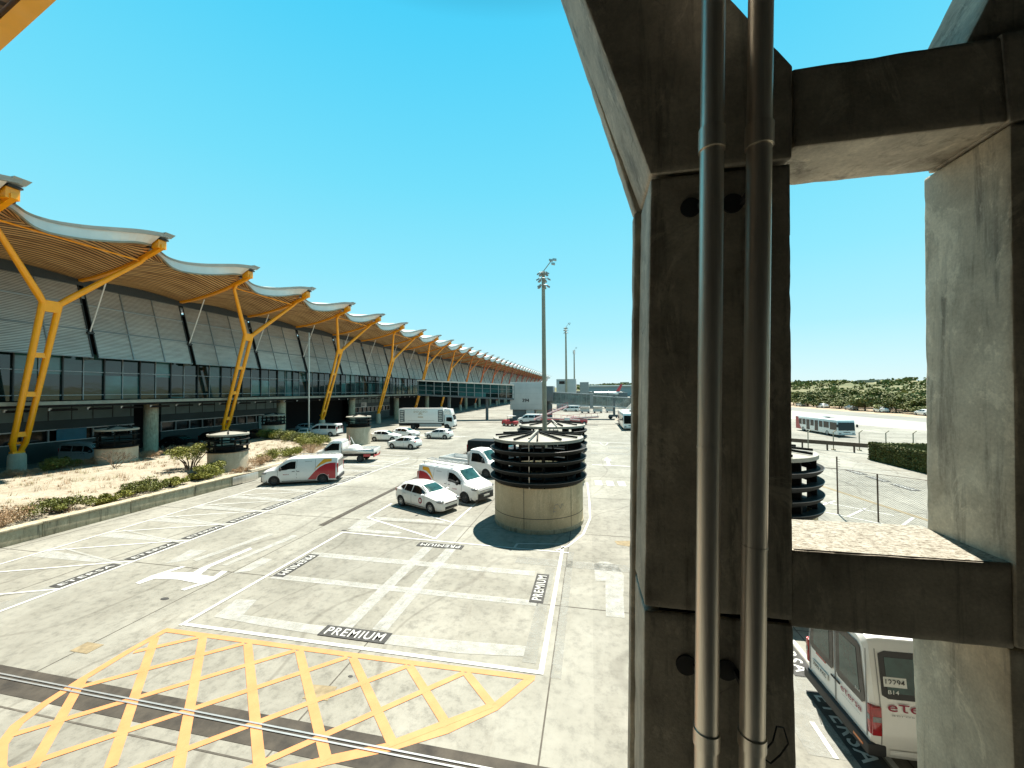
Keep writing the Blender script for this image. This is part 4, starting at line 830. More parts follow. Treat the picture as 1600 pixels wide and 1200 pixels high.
def van_proto(label,paint='white_paint',windows=False,livery=False,rack=False):
    t=thing('van',label,'van'); B=VB
    key='v'+paint
    if key not in SHELL: SHELL[key]=B.shell(paint,(1.72,-1.60),.335)
    link('body',SHELL[key],t)
    top=lambda x:min(B.fld(x)[3]-.16,lin((.2,1.70),(.62,1.69),(.85,1.60),(1.65,1.15))(x))
    for sg in (-1,1):
        m=MB(); B.side(m,rng(.28,1.40),lin((.2,1.16),(.7,1.16),(.95,1.10),(1.5,1.08)),top,'glass_dark',sg); m.build('side_window',t,40)
        if windows:
            for a,b in ((-1.02,.16),(-2.42,-1.14)): m=MB(); B.side(m,rng(a,b),lambda x:1.17,lambda x:1.70,'glass_dark',sg); m.build('side_window',t,40)
    m=MB(); B.top(m,1.68,.98,lambda x:lin((.9,.68),(1.7,.80))(x),'glass_green',.01,skew=.04); m.build('windscreen',t,50)
    m=MB(); m.box(-2.662,-2.64,-.74,-.05,1.15,1.66,'glass_dark'); m.box(-2.662,-2.64,.05,.74,1.15,1.66,'glass_dark'); m.build('rear_window',t) 
    for x in (1.72,-1.60):
        for sg in (-1,1): wheel(t,x,.84,.335,sg,'rim_dark','steel' and .21,style='steel') if not windows else wheel(t,x,.84,.335,sg)
    for sg in (-1,1): mm=MB(); blob(mm,(2.35,sg*.74,.90),(.26,.18,.10),'lamp_clear'); mm.build('headlight',t,60)
    for sg in (-1,1): mm=MB(); mm.box(-2.665,-2.56,sg*.86-.06,sg*.86+.06,.75,1.45,'lamp_red'); mm.build('tail_light',t,bevel=.02)
    m=MB(); m.hexa([(2.2,-.90,.22),(2.70,-.66,.24),(2.70,.66,.24),(2.2,.90,.22),(2.2,-.93,.60),(2.69,-.66,.66),(2.69,.66,.66),(2.2,.93,.60)],'black_plastic').build('front_bumper',t,bevel=.04)
    m=MB(); m.box(-2.73,-2.5,-.93,.93,.26,.52,'black_plastic').build('rear_bumper',t,bevel=.04)
    m=MB(); m.box(2.58,2.67,-.5,.5,.76,.80,'lamp_clear').build('grille',t)
    m=MB(); m.box(2.70,2.715,-.26,.26,.42,.53,'plate_white').build('number_plate',t)
    for sg in (-1,1): mm=MB(); blob(mm,(1.25,sg*1.08,1.20),(.07,.13,.14),'black_plastic'); mm.build('wing_mirror',t,60)
    seam(B,t,[(.20,.28,1.80),(1.48,.35,1.08),(-1.08,.28,1.80)],'joint_dark')
    m=MB()
    for sg in (-1,1):
        B.side(m,[.32,.50],lambda q:.96,lambda q:1.0,'black_plastic',sg,.02,1); B.side(m,[.0,.16],lambda q:.96,lambda q:1.0,'black_plastic',sg,.02,1)
        B.side(m,rng(-1.1,1.2,6),lambda q:.24,lambda q:.32,'black_plastic',sg,.006,1)
    m.build('door_handle',t)
    if livery:
        for sg in (-1,1):
            arch=lambda x:max(.34,.335+math.sqrt(max(0,.41**2-(x+1.60)**2)))
            m=MB(); B.side(m,rng(-2.5,-.55,26),arch,lambda x:max(arch(x)+.001,lin((-2.5,1.50),(-2.1,1.50),(-1.75,1.42),(-1.35,1.20),(-.95,.82),(-.55,.34))(x)),'red_paint',sg,.004,8); m.build('red_swoosh',t,40)
            m=MB(); B.side(m,rng(-2.2,-1.0,16),lin((-2.2,1.60),(-1.85,1.555),(-1.45,1.38),(-1.0,1.06)),lin((-2.2,1.80),(-1.65,1.80),(-1.3,1.44),(-1.0,1.07)),'amber_paint',sg,.004,6); m.build('amber_swoosh',t,40)
            tm=MB(); put_text(tm,'IBERIA','ink_red',lambda u,v:(.90+u*sg*-1*-1*(1 if sg<0 else -1),sg*(B.y(.9,.78)+.008),.78+v),w=.42,h=.07,bold=.01); tm.build('door_lettering',t)
            tm=MB(); put_text(tm,'IBERIA','ink_grey',lambda u,v:(-.6+u*(1 if sg<0 else -1),sg*(B.y(-.6,1.66)+.008),1.66+v),w=.5,h=.06,bold=.01); tm.build('side_lettering',t)
    if rack:
        m=MB()
        for yy in (-.62,.62): m.tube((-2.4,yy,2.10),(.55,yy,2.10),.022,'rim_grey',8)
        for i in range(7): x=-2.35+i*.46; m.tube((x,-.70,2.08),(x,.70,2.08),.018,'rim_grey',8)
        for x in (-2.2,-.9,.4):
            for yy in (-.66,.66): m.tube((x,yy,1.9),(x,yy,2.1),.018,'rim_dark',6)
        m.build('roof_rack',t,40)
        m=MB(); m.tube((-2.5,-.2,2.22),(.9,-.2,2.2),.03,'rim_grey',8).tube((-2.5,.15,2.22),(.9,.15,2.2),.03,'rim_grey',8)
        for i in range(11): x=-2.4+i*.31; m.tube((x,-.2,2.215),(x,.15,2.215),.014,'rim_grey',6)
        m.build('roof_ladder',t,40)
    return t
def head(t,label,x,y,deg,group=None,z=0,sc=1):
    t.location=(x,y,z); t.rotation_euler=(0,0,R(deg)); t['label']=label
    if sc!=1: t.scale=(sc,)*3
    if group: t['group']=group
    return t
# small white hatchback with round emblem
cl=hatch_proto(); head(cl,'white hatchback with a dark red round door emblem parked beside the roof-racked van',-9.55,21.40,-25)
m=MB()
for sg in (-1,1):
    V=[];n=20
    for r_,mt in ((.17,'ink_red'),(.09,'plate_white')):
        V=[(.42+.9*r_*math.cos(a*PI/10),0,.62+r_*math.sin(a*PI/10)) for a in range(20)]
        V=[(x,sg*(HB.y(x,z)+(.012 if r_<.1 else .008)),z) for x,_,z in V]; m.add(V,[tuple(range(20))],mt)
m.build('door_emblem',cl); m=MB(); 
for i in range(8):
    a0,a1=.3+i*.28,.3+(i+1)*.28; P=[(1.35+.16*math.cos(a),.0+.16*math.sin(a)) for a in (a0,a1)]+[(1.35+.11*math.cos(a),.11*math.sin(a)) for a in (a1,a0)]
    m.add([(x,y,HB.z(x,y)+.012) for x,y in P],[(0,1,2,3)],'ink_red')
m.build('bonnet_emblem',cl)
GH='white hatchbacks parked on the apron'
h1=head(hatch_proto(),'white hatchback facing right, nearest the tapered pale shaft',-28.0,49.2,6,GH); h1['group']=GH
h2=copy_tree(h1,'white hatchback facing left, closest to the viewer of the group by the lorry',(-22.1,43.1),173,) if 0 else None
def cp(src,label,x,y,deg,group=None,sc=None):
    c=copy_tree(src,label,(x,y,0),R(deg)); 
    if group: c['group']=group
    if sc: c.scale=(sc,)*3
    return c
cp(h1,'white hatchback facing left, the lowest in the photo of the cluster below the lorry',-22.1,43.1,173.5,GH)
cp(h1,'white hatchback facing left, alone to the right below the box lorry cab',-21.6,52.7,174,GH)
cp(h1,'white hatchback facing right, half hidden behind the other white hatchbacks',-27.0,53.2,-8,GH)
v1=van_proto('x',livery=True,rack=False); head(v1,'white van with red and amber swoosh parked against the garden wall',-21.55,25.72,202.8)
m=MB()
for yy in (-.6,.6): m.tube((-2.4,yy,2.03),(.3,yy,2.03),.02,'rim_grey',8)
for i in range(6): x=-2.3+i*.5; m.tube((x,-.68,2.02),(x,.68,2.02),.016,'rim_grey',8)
m.build('roof_rack',v1,40)
v2=van_proto('x',livery=True,rack=True); head(v2,'white van carrying a roof rack and ladder behind the hatchback with the round emblem',-8.72,23.95,-25)
v3=van_proto('x',windows=True); head(v3,'white windowed minivan in front of the dark terminal doors',-41.1,53.4,186)
v4=van_proto('x','dark_body'); head(v4,'black van half hidden behind the central shaft',-9.6,38.4,-8); v4.scale=(1.05,1.05,.92)
v5=van_proto('x','grey_body',windows=True); head(v5,'grey people carrier in the shade behind the left garden shrubs',-49.3,29.6,4,'cars parked in the shade of the terminal'); 
gs='cars parked in the shade of the terminal'
d1=head(hatch_proto('dark_body'),'dark hatchback in the shade, right behind the small garden tree',-49.4,38.3,4,gs); d1.scale=(1.12,1.08,1.1)
c=cp(d1,'dark car in the shade, second in line past the small garden tree',-49.8,43.4,4,gs); c.scale=(1.12,1.08,1.1)
b1=head(hatch_proto('brown_body'),'brown car in the shade beside the garden-end shaft',-48.2,48.8,-10,gs)
g1=head(hatch_proto('grey_body'),'grey car parked behind the white car near the garden-end shaft',-46.6,57.0,4,gs); g1.scale=(1.1,1.05,1.1)
cp(h1,'white car just beyond the clipped green row at the garden end',-41.6,49.6,-55,gs)
# etersa minibuses
MBd=Body([(2.95,.34,.6,.85,.9,.70,.55,.0),(2.88,.26,.6,1.0,1.08,.85,.7,.02),(2.55,.24,.65,1.12,1.26,.96,.84,.03),(2.25,.24,.65,1.18,1.36,.985,.86,.03),(1.35,.24,.7,1.22,2.15,.99,.80,.04),(1.0,.24,.7,1.22,2.30,.99,.81,.05),(.6,.24,.7,1.22,2.32,.99,.82,.05),(-2.70,.24,.7,1.22,2.32,.99,.82,.05),(-2.86,.28,.7,1.22,2.28,.975,.80,.03),(-2.92,.32,.7,1.20,2.20,.93,.75,.0)])
def minibus():
    t=thing('minibus','x','minibus'); B=MBd; link('body',B.shell('white_paint',(1.95,-1.65),.34),t)
    top=lambda x:min(B.fld(x)[3]-.20,lin((.2,2.08),(1.1,2.05),(2.2,1.36))(x))
    for sg in (-1,1):
        for a,b in ((-2.74,-1.58),(-1.48,-.42),(-.32,.70),(.82,1.9)):
            m=MB(); B.side(m,rng(a,b),lambda x:1.30+(.05 if abs(x-a)<.02 or abs(x-b)<.02 else 0),lambda x:top(x)-(.05 if abs(x-a)<.02 or abs(x-b)<.02 else 0),'glass_dark',sg,.006); m.build('side_window',t,40)
            if a<.5: m=MB(); B.side(m,rng(a+.09,b-.09,6),lambda x:1.40,lambda x:top(x)-.10,'glass_green',sg,.010); m.build('window_pane',t,40)
    m=MB(); B.top(m,2.20,1.42,lambda x:lin((1.4,.72),(2.2,.84))(x),'glass_green',.01); m.build('windscreen',t,50)
    # rear doors
    xr=-2.925
    for sg in (-1,1):
        m=MB(); P=[(.05,1.12),(.10,1.06),(.76,1.06),(.83,1.14),(.72,2.04),(.64,2.10),(.10,2.10),(.05,2.05)]
        m.add([(xr-.012-.0*z,sg*y,z) for y,z in P],[tuple(range(8))],'glass_dark'); m.build('rear_window',t)
        m=MB(); P=[(.16,1.20),(.70,1.20),(.62,1.96),(.16,1.96)]
        m.add([(xr-.016,sg*y,z) for y,z in P],[(0,1,2,3)],'glass_green'); m.build('window_pane',t)
    m=MB(); m.box(xr-.006,xr,-.012,.012,.5,2.15,'ink_grey').box(xr-.006,xr,-.86,-.84,.55,2.1,'ink_grey').box(xr-.006,xr,.84,.86,.55,2.1,'ink_grey'); m.build('door_seam',t)
    for sg in (-1,1):
        m=MB(); m.box(xr-.02,xr+.10,sg*.925-.04,sg*.925+.04,.66,1.16,'lamp_red').build('tail_light',t,bevel=.015)
        m=MB(); m.box(xr-.026,xr-.015,sg*.925-.03,sg*.925+.03,.90,.99,'lamp_clear').build('lamp_lens',t)
        m=MB(); m.box(-2.93,-2.78,sg*.975-.02,sg*.975+.022,.66,1.16,'lamp_red').build('tail_light',t,bevel=.01)
        m=MB(); m.box(-2.92,-2.79,sg*.99-.01,sg*.99+.012,.90,.99,'lamp_clear').build('side_lens',t)
        mm=MB(); blob(mm,(2.55,sg*.80,.95),(.25,.16,.13),'lamp_clear'); mm.build('headlight',t,60)
        mm=MB(); blob(mm,(1.85,sg*1.14,1.4),(.08,.12,.2),'black_plastic'); mm.build('wing_mirror',t,60)
        for x in (1.95,-1.65): wheel(t,x,.86,.34,sg)
    m=MB(); m.box(-3.0,-2.70,-.985,.985,.28,.50,'black_plastic').build('rear_bumper',t,bevel=.04)
    m=MB(); m.box(2.5,3.0,-.92,.92,.28,.62,'black_plastic').build('front_bumper',t,bevel=.05)
    m=MB(); m.box(-3.008,-2.99,-.86,-.62,.38,.42,'lamp_amber').build('reflector',t)
    m=MB(); m.box(xr-.02,xr-.005,.22,.74,.72,.84,'plate_white'); put_text(m,'7093 FXC','ink',lambda u,v:(xr-.024,.48-u,.78+v),w=.44,h=.07,bold=.01); m.build('number_plate',t)
    m=MB(); m.box(xr-.03,xr-.01,.04,.10,.93,.96,'ink').box(xr-.03,xr-.01,-.16,.02,.93,.96,'ink').build('door_handle',t)
    m=MB(); m.box(xr-.012,xr-.004,.30,.62,1.02,1.07,'lamp_red').build('brake_strip',t)
    m=MB(); put_text(m,'eτersa','ink_red',lambda u,v:(xr-.01,-.45-u,.90+v),w=.56,h=.10,bold=.004); put_text(m,'B14','ink_white',lambda u,v:(xr-.02,-.66-u,1.22+v),w=.12,h=.05,bold=.006); put_text(m,'aeroservicios','ink_grey',lambda u,v:(xr-.01,-.45-u,.79+v),w=.5,h=.022); m.build('rear_lettering',t)
    for sg in (-1,1):
        m=MB(); q=-sg # reading direction
        f=lambda cx,cz:(lambda u,v:(cx+u*(1 if sg<0 else -1),sg*(B.y(cx,cz)+.014),cz+v))
        put_text(m,'eτersa','ink_red',f(-2.20,1.17),w=.95,h=.135,bold=.004); put_text(m,'aeroservicios','ink_grey',f(-2.20,1.05),w=.85,h=.03)
        m.build('side_lettering',t); m=MB(); put_text(m,'B14','ink_white',f(-2.56,1.42),w=.17,h=.07,bold=.006); m.build('bay_lettering',t)
        m=MB(); B.side(m,[-2.70,-2.34],lambda x:1.50,lambda x:1.66,'plate_white',sg,.012,2); put_text(m,'12294','ink',(lambda u,v:(-2.52+u*(1 if sg<0 else -1),sg*(B.y(-2.52,1.58)+.016),1.58+v)),w=.30,h=.10,bold=.008); m.build('fleet_number',t)
        m=MB(); B.side(m,rng(-2.66,-2.05,3),lambda x:.26,lambda x:.44,'white_paint',sg,.02,2); m.build('side_skirt',t)
    seam(B,t,[(-2.78,.5,2.1),(-.37,.35,2.0),(.76,.35,2.0)],'ink_grey')
    m=MB(); put_text(m,'eτersa','ink_grey',lambda u,v:(-1.2+u,v-.25,B.z(-1.2,.2)+.02),w=2.0,h=.3,bold=.004); m.build('roof_lettering',t)
    return t
m1=head(minibus(),'white minibus numbered 12294 with red etersa lettering below the cross beam',7.72,9.12,2,'white minibuses in the right hand bays')
m1['label']='white minibus numbered 12294 with red lettering, seen below the lower cross beam'
cp(m1,'white minibus showing only its roof just above the lower cross beam',8.0,13.75,4,'white minibuses in the right hand bays')
# flatbed pickups
PB=Body([(2.75,.36,.55,.80,.85,.66,.5,.0),(2.68,.28,.6,.95,1.02,.82,.68,.02),(2.4,.26,.6,1.06,1.18,.93,.8,.03),(2.05,.26,.6,1.12,1.30,.96,.83,.03),(1.3,.26,.65,1.18,2.02,.97,.78,.04),(1.05,.26,.65,1.18,2.13,.97,.78,.04),(.35,.26,.65,1.18,2.13,.97,.78,.04),(.22,.28,.65,1.18,2.10,.96,.77,.03)])
def pickup(load):
    t=thing('flatbed_truck','x','truck'); B=PB; link('body',B.shell('white_paint',(1.85,-9),.34),t)
    top=lambda x:min(B.fld(x)[3]-.2,lin((.3,1.85),(1.1,1.85),(2.0,1.2))(x))
    for sg in (-1,1): m=MB(); B.side(m,rng(.42,1.75),lin((.4,1.2),(1.2,1.18),(1.75,1.14)),top,'glass_dark',sg); m.build('side_window',t,40)
    m=MB(); B.top(m,2.02,1.36,lambda x:lin((1.3,.7),(2.0,.82))(x),'glass_green',.01); m.build('windscreen',t,50)
    MB().box(.205,.222,-.6,.6,1.3,1.9,'glass_dark').build('rear_window',t)
    for sg in (-1,1):
        wheel(t,1.85,.85,.34,sg,'rim_dark',style='steel'); wheel(t,-1.60,.85,.34,sg,'rim_dark',style='steel')
        mm=MB(); blob(mm,(2.42,sg*.78,.90),(.24,.16,.12),'lamp_clear'); mm.build('headlight',t,60)
        mm=MB(); blob(mm,(1.65,sg*1.12,1.35),(.07,.12,.18),'black_plastic'); mm.build('wing_mirror',t,60)
    m=MB(); m.box(2.4,2.8,-.88,.88,.3,.62,'black_plastic').build('front_bumper',t,bevel=.04)
    m=MB(); m.box(-2.9,.12,-1.02,1.02,.86,.94,'grey_box'); m.box(-2.9,.12,-1.02,-.97,.94,1.30,'white_paint').box(-2.9,.12,.97,1.02,.94,1.30,'white_paint').box(-2.95,-2.9,-1.02,1.02,.9,1.30,'white_paint').box(.07,.12,-1.0,1.0,.94,1.9,'white_metal'); m.build('load_bed',t,bevel=.01)
    m=MB(); m.box(-2.8,.2,-.35,-.25,.5,.86,'black_plastic').box(-2.8,.2,.25,.35,.5,.86,'black_plastic').box(-2.95,-2.85,-.9,.9,.5,.62,'red_paint').box(-2.6,-1.95,-1.0,-.96,.55,.8,'red_paint').box(-2.6,-1.95,.96,1.0,.55,.8,'red_paint'); m.build('chassis',t)
    for sg in (-1,1): MB().box(-2.97,-2.93,sg*.8-.12,sg*.8+.12,.62,.76,'lamp_red').build('tail_light',t)
    if load:
        m=MB(); blob(m,(-.75,0,1.15),(.7,.75,.48),'white_metal',16); m.build('covered_load',t,60)
        m=MB(); m.tube((-.1,-.6,1.0),(.1,-.7,2.5),.03,'pink_metal',8).tube((-.5,-.5,1.6),(-.15,-.5,2.3),.04,'white_metal',8); m.build('load_arm',t,40)
    return t
k1=head(pickup(True),'white flatbed truck with covered load parked behind the red and amber van',-23.7,34.2,193,'white flatbed trucks')
k2=head(pickup(False),'white flatbed truck cab peeking out left of the central shaft',-9.5,30.7,-20,'white flatbed trucks')
# box lorry
t=thing('box_lorry','white box lorry with gold lettering and dark list panels, parked before the terminal','lorry',(-29.3,66.3,0),R(5)); LT=t
CB=Body([(5.15,.45,.8,1.3,1.4,.95,.9,.0),(5.10,.38,.8,1.35,1.6,1.08,.98,.02),(4.95,.38,.8,1.4,2.25,1.13,1.02,.04),(4.75,.38,.8,1.4,2.55,1.15,1.02,.05),(3.55,.38,.8,1.4,2.62,1.15,1.02,.05),(3.42,.4,.8,1.4,2.6,1.14,1.0,.03)])
link('cab',CB.shell('white_paint',(3.85,-9),.46),t)
for sg in (-1,1):
    m=MB(); CB.side(m,rng(3.75,4.85),lin((3.7,1.5),(4.9,1.35)),lin((3.7,2.15),(4.5,2.2),(4.86,2.05)),'glass_dark',sg,.01); m.build('side_window',t,40)
m=MB(); CB.top(m,5.09,4.82,lambda x:.92,'glass_dark',.03); m.build('windscreen',t,50)
m=MB(); m.hexa([(3.3,-1.05,2.62),(4.75,-1.0,2.62),(4.75,1.0,2.62),(3.3,1.05,2.62),(3.3,-1.05,3.72),(4.5,-.98,3.62),(4.5,.98,3.62),(3.3,1.05,3.72)],'white_paint').build('wind_deflector',t,bevel=.06)
m=MB()
for i,(x,z) in enumerate(((3.5,3.5),(3.75,3.2),(4.05,3.4),(3.55,2.95),(3.95,2.9),(4.3,2.85),(4.2,3.1))): m.tube((x,-1.035,z),(x+.16,-1.03,z+.12),.025,'gold',4)
m.build('deflector_print',t)
m=MB(); m.box(-5.1,3.25,-1.22,1.22,1.05,3.78,'white_paint').build('cargo_box',t,bevel=.03)
m=MB(); m.box(-5.11,3.26,-1.235,-1.21,1.05,1.15,'frame_dark'); m.box(-5.11,3.26,-1.232,-1.21,3.70,3.79,'rim_grey'); m.build('box_trim',t)
m=MB(); 
for x0 in (-4.95,2.25):
    m.box(x0,x0+.95,-1.232,-1.222,1.35,3.45,'grey_dark')
    for i in range(6): m.box(x0+.12+.05*(i%2),x0+.80-.06*(i%3),-1.238,-1.232,3.15-.32*i,3.25-.32*i,'plate_white')
put_text(m,'DOLCECI','gold',lambda u,v:(-1.0+u,-1.238,3.18+v),w=2.5,h=.32,bold=.0,space=1.25)
for a in range(9): aa=PI*a/8; m.tube((-1.0+.1*math.cos(aa),-1.236,2.62+.2*math.sin(aa)),(-1.0+.42*math.cos(aa),-1.236,2.62+.42*math.sin(aa)),.02,'gold',4)
m.box(-1.5,-.5,-1.238,-1.23,2.15,2.28,'gold'); m.box(-3.4,1.6,-1.236,-1.23,1.55,1.59,'ink_grey'); m.build('side_print',t)
m=MB(); m.box(-5.0,4.6,-.4,.4,.55,1.0,'black_plastic').box(-1.2,2.9,-1.18,-1.1,.45,1.0,'grey_box').box(-1.2,2.9,1.1,1.18,.45,1.0,'grey_box').box(-5.1,-3.6,-1.1,1.1,.6,1.0,'black_plastic'); m.build('chassis',t)
for x in (3.85,-2.45):
    for sg in (-1,1): wheel(t,x,1.0,.46,sg,'rim_dark',w=.26,style='steel')
for sg in (-1,1): mm=MB(); blob(mm,(4.85,sg*1.38,2.0),(.07,.1,.28),'black_plastic'); mm.build('wing_mirror',t,60); mm=MB(); mm.box(5.1,5.17,sg*.8-.15,sg*.8+.15,.65,.85,'lamp_clear'); mm.build('headlight',t)
MB().box(4.9,5.2,-1.1,1.1,.4,.65,'black_plastic').build('front_bumper',t,bevel=.03)
# apron buses
def bus():
    t=thing('apron_bus','x','bus'); L=6.4
    m=MB(); m.hexa([(-L,-1.35,.35),(L-.1,-1.35,.35),(L-.1,1.35,.35),(-L,1.35,.35),(-L,-1.35,2.9),(L-.35,-1.35,2.9),(L-.35,1.35,2.9),(-L,1.35,2.9)],'white_paint').build('body',t,bevel=.12)
    for sg in (-1,1):
        x=-L+1.2
        for w,dr in ((1.0,0),(1.15,0),(1.15,1),(1.15,0),(1.15,1),(1.15,0),(1.6,0)):
            m=MB(); y0=sg*1.352; m.box(x,x+w-.12,min(y0,y0+sg*.012),max(y0,y0+sg*.012),.55 if dr else 1.35,2.45,'glass_dark' if x<L-2.9 else 'glass_dark'); m.build('door' if dr else 'side_window',t); x+=w+.15
        m=MB(); y0=sg*1.352; m.box(L-2.2,L-.42,min(y0,y0+sg*.012),max(y0,y0+sg*.012),1.15,2.45,'glass_dark').build('side_window',t)
        m=MB(); y0=sg*1.352; m.add([(-L+.05,y0+sg*.014,.42),(-L+1.9,y0+sg*.014,.42),(-L+1.3,y0+sg*.014,1.3),(-L+.95,y0+sg*.014,2.8),(-L+.05,y0+sg*.014,2.8)],[(0,1,2,3,4)],'red_paint').build('red_panel',t)
    m=MB(); m.hexa([(L-.115,-1.22,1.15),(L-.10,-1.22,1.15),(L-.10,1.22,1.15),(L-.115,1.22,1.15),(L-.31,-1.2,2.5),(L-.25,-1.2,2.5),(L-.25,1.2,2.5),(L-.31,1.2,2.5)],'glass_dark').build('windscreen',t)
    m=MB(); m.box(L-.12,L-.04,-1.3,1.3,.35,.55,'rim_grey').build('front_bumper',t,bevel=.02); MB().box(L-.1,L-.085,-.5,.5,.78,.88,'ink').build('front_lettering',t)
    m=MB(); m.box(-4.5,.5,-1.0,1.0,2.9,3.08,'white_paint').build('roof_unit',t,bevel=.06); MB().box(-1.5,1.8,.2,.9,3.08,3.12,'glass_dark').build('roof_vent',t)
    for sg in (-1,1):
        for x in (3.4,-3.9): wheel(t,x,1.22,.46,sg,'rim_grey',w=.28)
        MB().box(L-.12,L-.06,sg*1.0-.15,sg*1.0+.15,.6,.75,'lamp_clear').build('headlight',t); MB().box(L-.2,L+.15,sg*1.5-.06,sg*1.5+.06,1.7,2.2,'black_plastic').build('wing_mirror',t)
    return t
b_=head(bus(),'white airport bus with red tail panel crossing the taxiway, seen through the frame opening',34.7,66.8,-88,'white airport passenger buses',sc=.82)
cp(b_,'white airport bus facing the viewer beside the left edge of the pillar',6.75,73.5,-90,'white airport passenger buses',1)

# ---------------------------------------------------------------- ground support equipment
def tractor(x,y,deg,label):
    t=thing('tow_tractor',label,'tractor',(x,y,0),R(deg)); MB().box(-1.5,1.5,-.75,.75,.35,.95,'red_paint').box(.5,1.4,-.7,.7,.95,1.15,'red_paint').build('body',t,bevel=.06)
    m=MB(); 
    for xx in (-.9,.2):
        for yy in (-.65,.65): m.tube((xx,yy,.95),(xx,yy,1.9),.04,'black_plastic',6)
    m.box(-1.0,.35,-.75,.75,1.9,1.98,'white_metal'); m.build('cab_frame',t); MB().box(-.8,-.3,-.5,.5,.95,1.35,'black_plastic').build('seat',t,bevel=.04)
    for xx in (-.95,.95):
        for sg in (-1,1): wheel(t,xx,.68,.34,sg,'rim_grey')
tractor(-15.4,73.5,160,'small red tow tractor left of the foot of tower 394')
def loader(x,y,deg,label,rise):
    t=thing('belt_loader',label,'belt loader',(x,y,0),R(deg),'red and white belt loaders'); MB().box(-2.0,1.6,-.8,.8,.35,.9,'red_paint').box(-1.7,-.6,.1,.8,.9,1.6,'white_metal').build('chassis',t,bevel=.04)
    m=MB(); m.beam((-3.6,-.1,.95),(3.8,-.1,.95+rise),.75,.16,'pink_metal'); m.build('belt',t)
    m=MB(); 
    for s in (-.5,.32): m.beam((-3.6,s,1.1),(3.8,s,1.1+rise),.05,.14,'white_metal')
    for i in range(7): u=i/6; m.tube((-3.4+7*u,-.5,1.1+rise*u),(-3.4+7*u,-.5,1.75+rise*u),.025,'red_paint',5)
    m.tube((-3.4,-.5,1.75),(3.6,-.5,1.75+rise),.025,'red_paint',5); m.build('guard_rail',t)
    for xx in (-1.3,1.1):
        for sg in (-1,1): wheel(t,xx,.74,.36,sg,'rim_grey')
loader(-8.0,79,28,'belt loader raised steeply beside the foot of tower 394',2.6); loader(-2.2,78,-5,'low belt loader to the right of the thick mast',.6); loader(-5.6,75.5,182,'belt loader lying low just behind the rear apron shaft',.5)
def dolly(x,y,deg,label):
    t=thing('baggage_cart',label,'baggage cart',(x,y,0),R(deg),'baggage carts under the boarding bridge'); MB().box(-1.4,1.4,-.75,.75,.4,.52,'frame_grey').build('deck',t,bevel=.02); m=MB()
    for xx in (-1.35,1.35):
        for yy in (-.7,.7): m.tube((xx,yy,.5),(xx,yy,1.8),.03,'frame_grey',6)
    m.box(-1.45,1.45,-.8,.8,1.8,1.86,'grey_box').box(-1.38,1.38,.68,.72,.55,1.75,'white_metal'); m.build('canopy',t)
    for xx in (-.95,.95):
        for sg in (-1,1): wheel(t,xx,.62,.2,sg,'rim_grey')
for i,(x,y,d) in enumerate(((-1.5,118,10),(2.2,119,5),(6,121,-4))): dolly(x,y,d,['leftmost','middle','rightmost'][i]+' of the three baggage carts beyond the boarding bridge')
t=thing('white_van','white service van far off beneath the boarding bridge','van',(-4,112,0)); t['category']='van'; bpy.data.objects.remove(t)
cp(v3,'small distant white minivan under the boarding bridge, right of the masts',-6,126,170); cp(v3,'small distant white minivan at the foot of tower 394',-12.5,80.5,175)
t=thing('boarding_stairs','beige mobile boarding stairs sloping up behind the airport bus','stairs',(7.5,82,0),R(8)); m=MB()
m.hexa([(-2.5,-1,.6),(-1.2,-1,.5),(-1.2,1,.5),(-2.5,1,.6),(3.2,-1,5.2),(4.2,-1,5.0),(4.2,1,5.0),(3.2,1,5.2)],'stone_far').build('stair_flight',t); m=MB()
for sy in (-1.05,1.05): m.hexa([(-2.5,sy-.03,.6),(-2.3,sy-.03,.6),(-2.3,sy+.03,.6),(-2.5,sy+.03,.6),(3.2,sy-.03,6.3),(4.4,sy-.03,6.3),(4.4,sy+.03,6.3),(3.2,sy+.03,6.3)],'white_metal')
m.build('side_panel',t); MB().box(3.2,5.2,-1.1,1.1,5.0,5.15,'grey_box').build('platform',t); MB().box(-2,4.5,-.9,.9,.4,1.1,'white_paint').tube((3.6,0,1),(3.9,0,5),.15,'grey_dark',8).build('chassis',t)
for xx in (-1.2,3.4):
    for sg in (-1,1): wheel(t,xx,.85,.4,sg,'rim_grey')
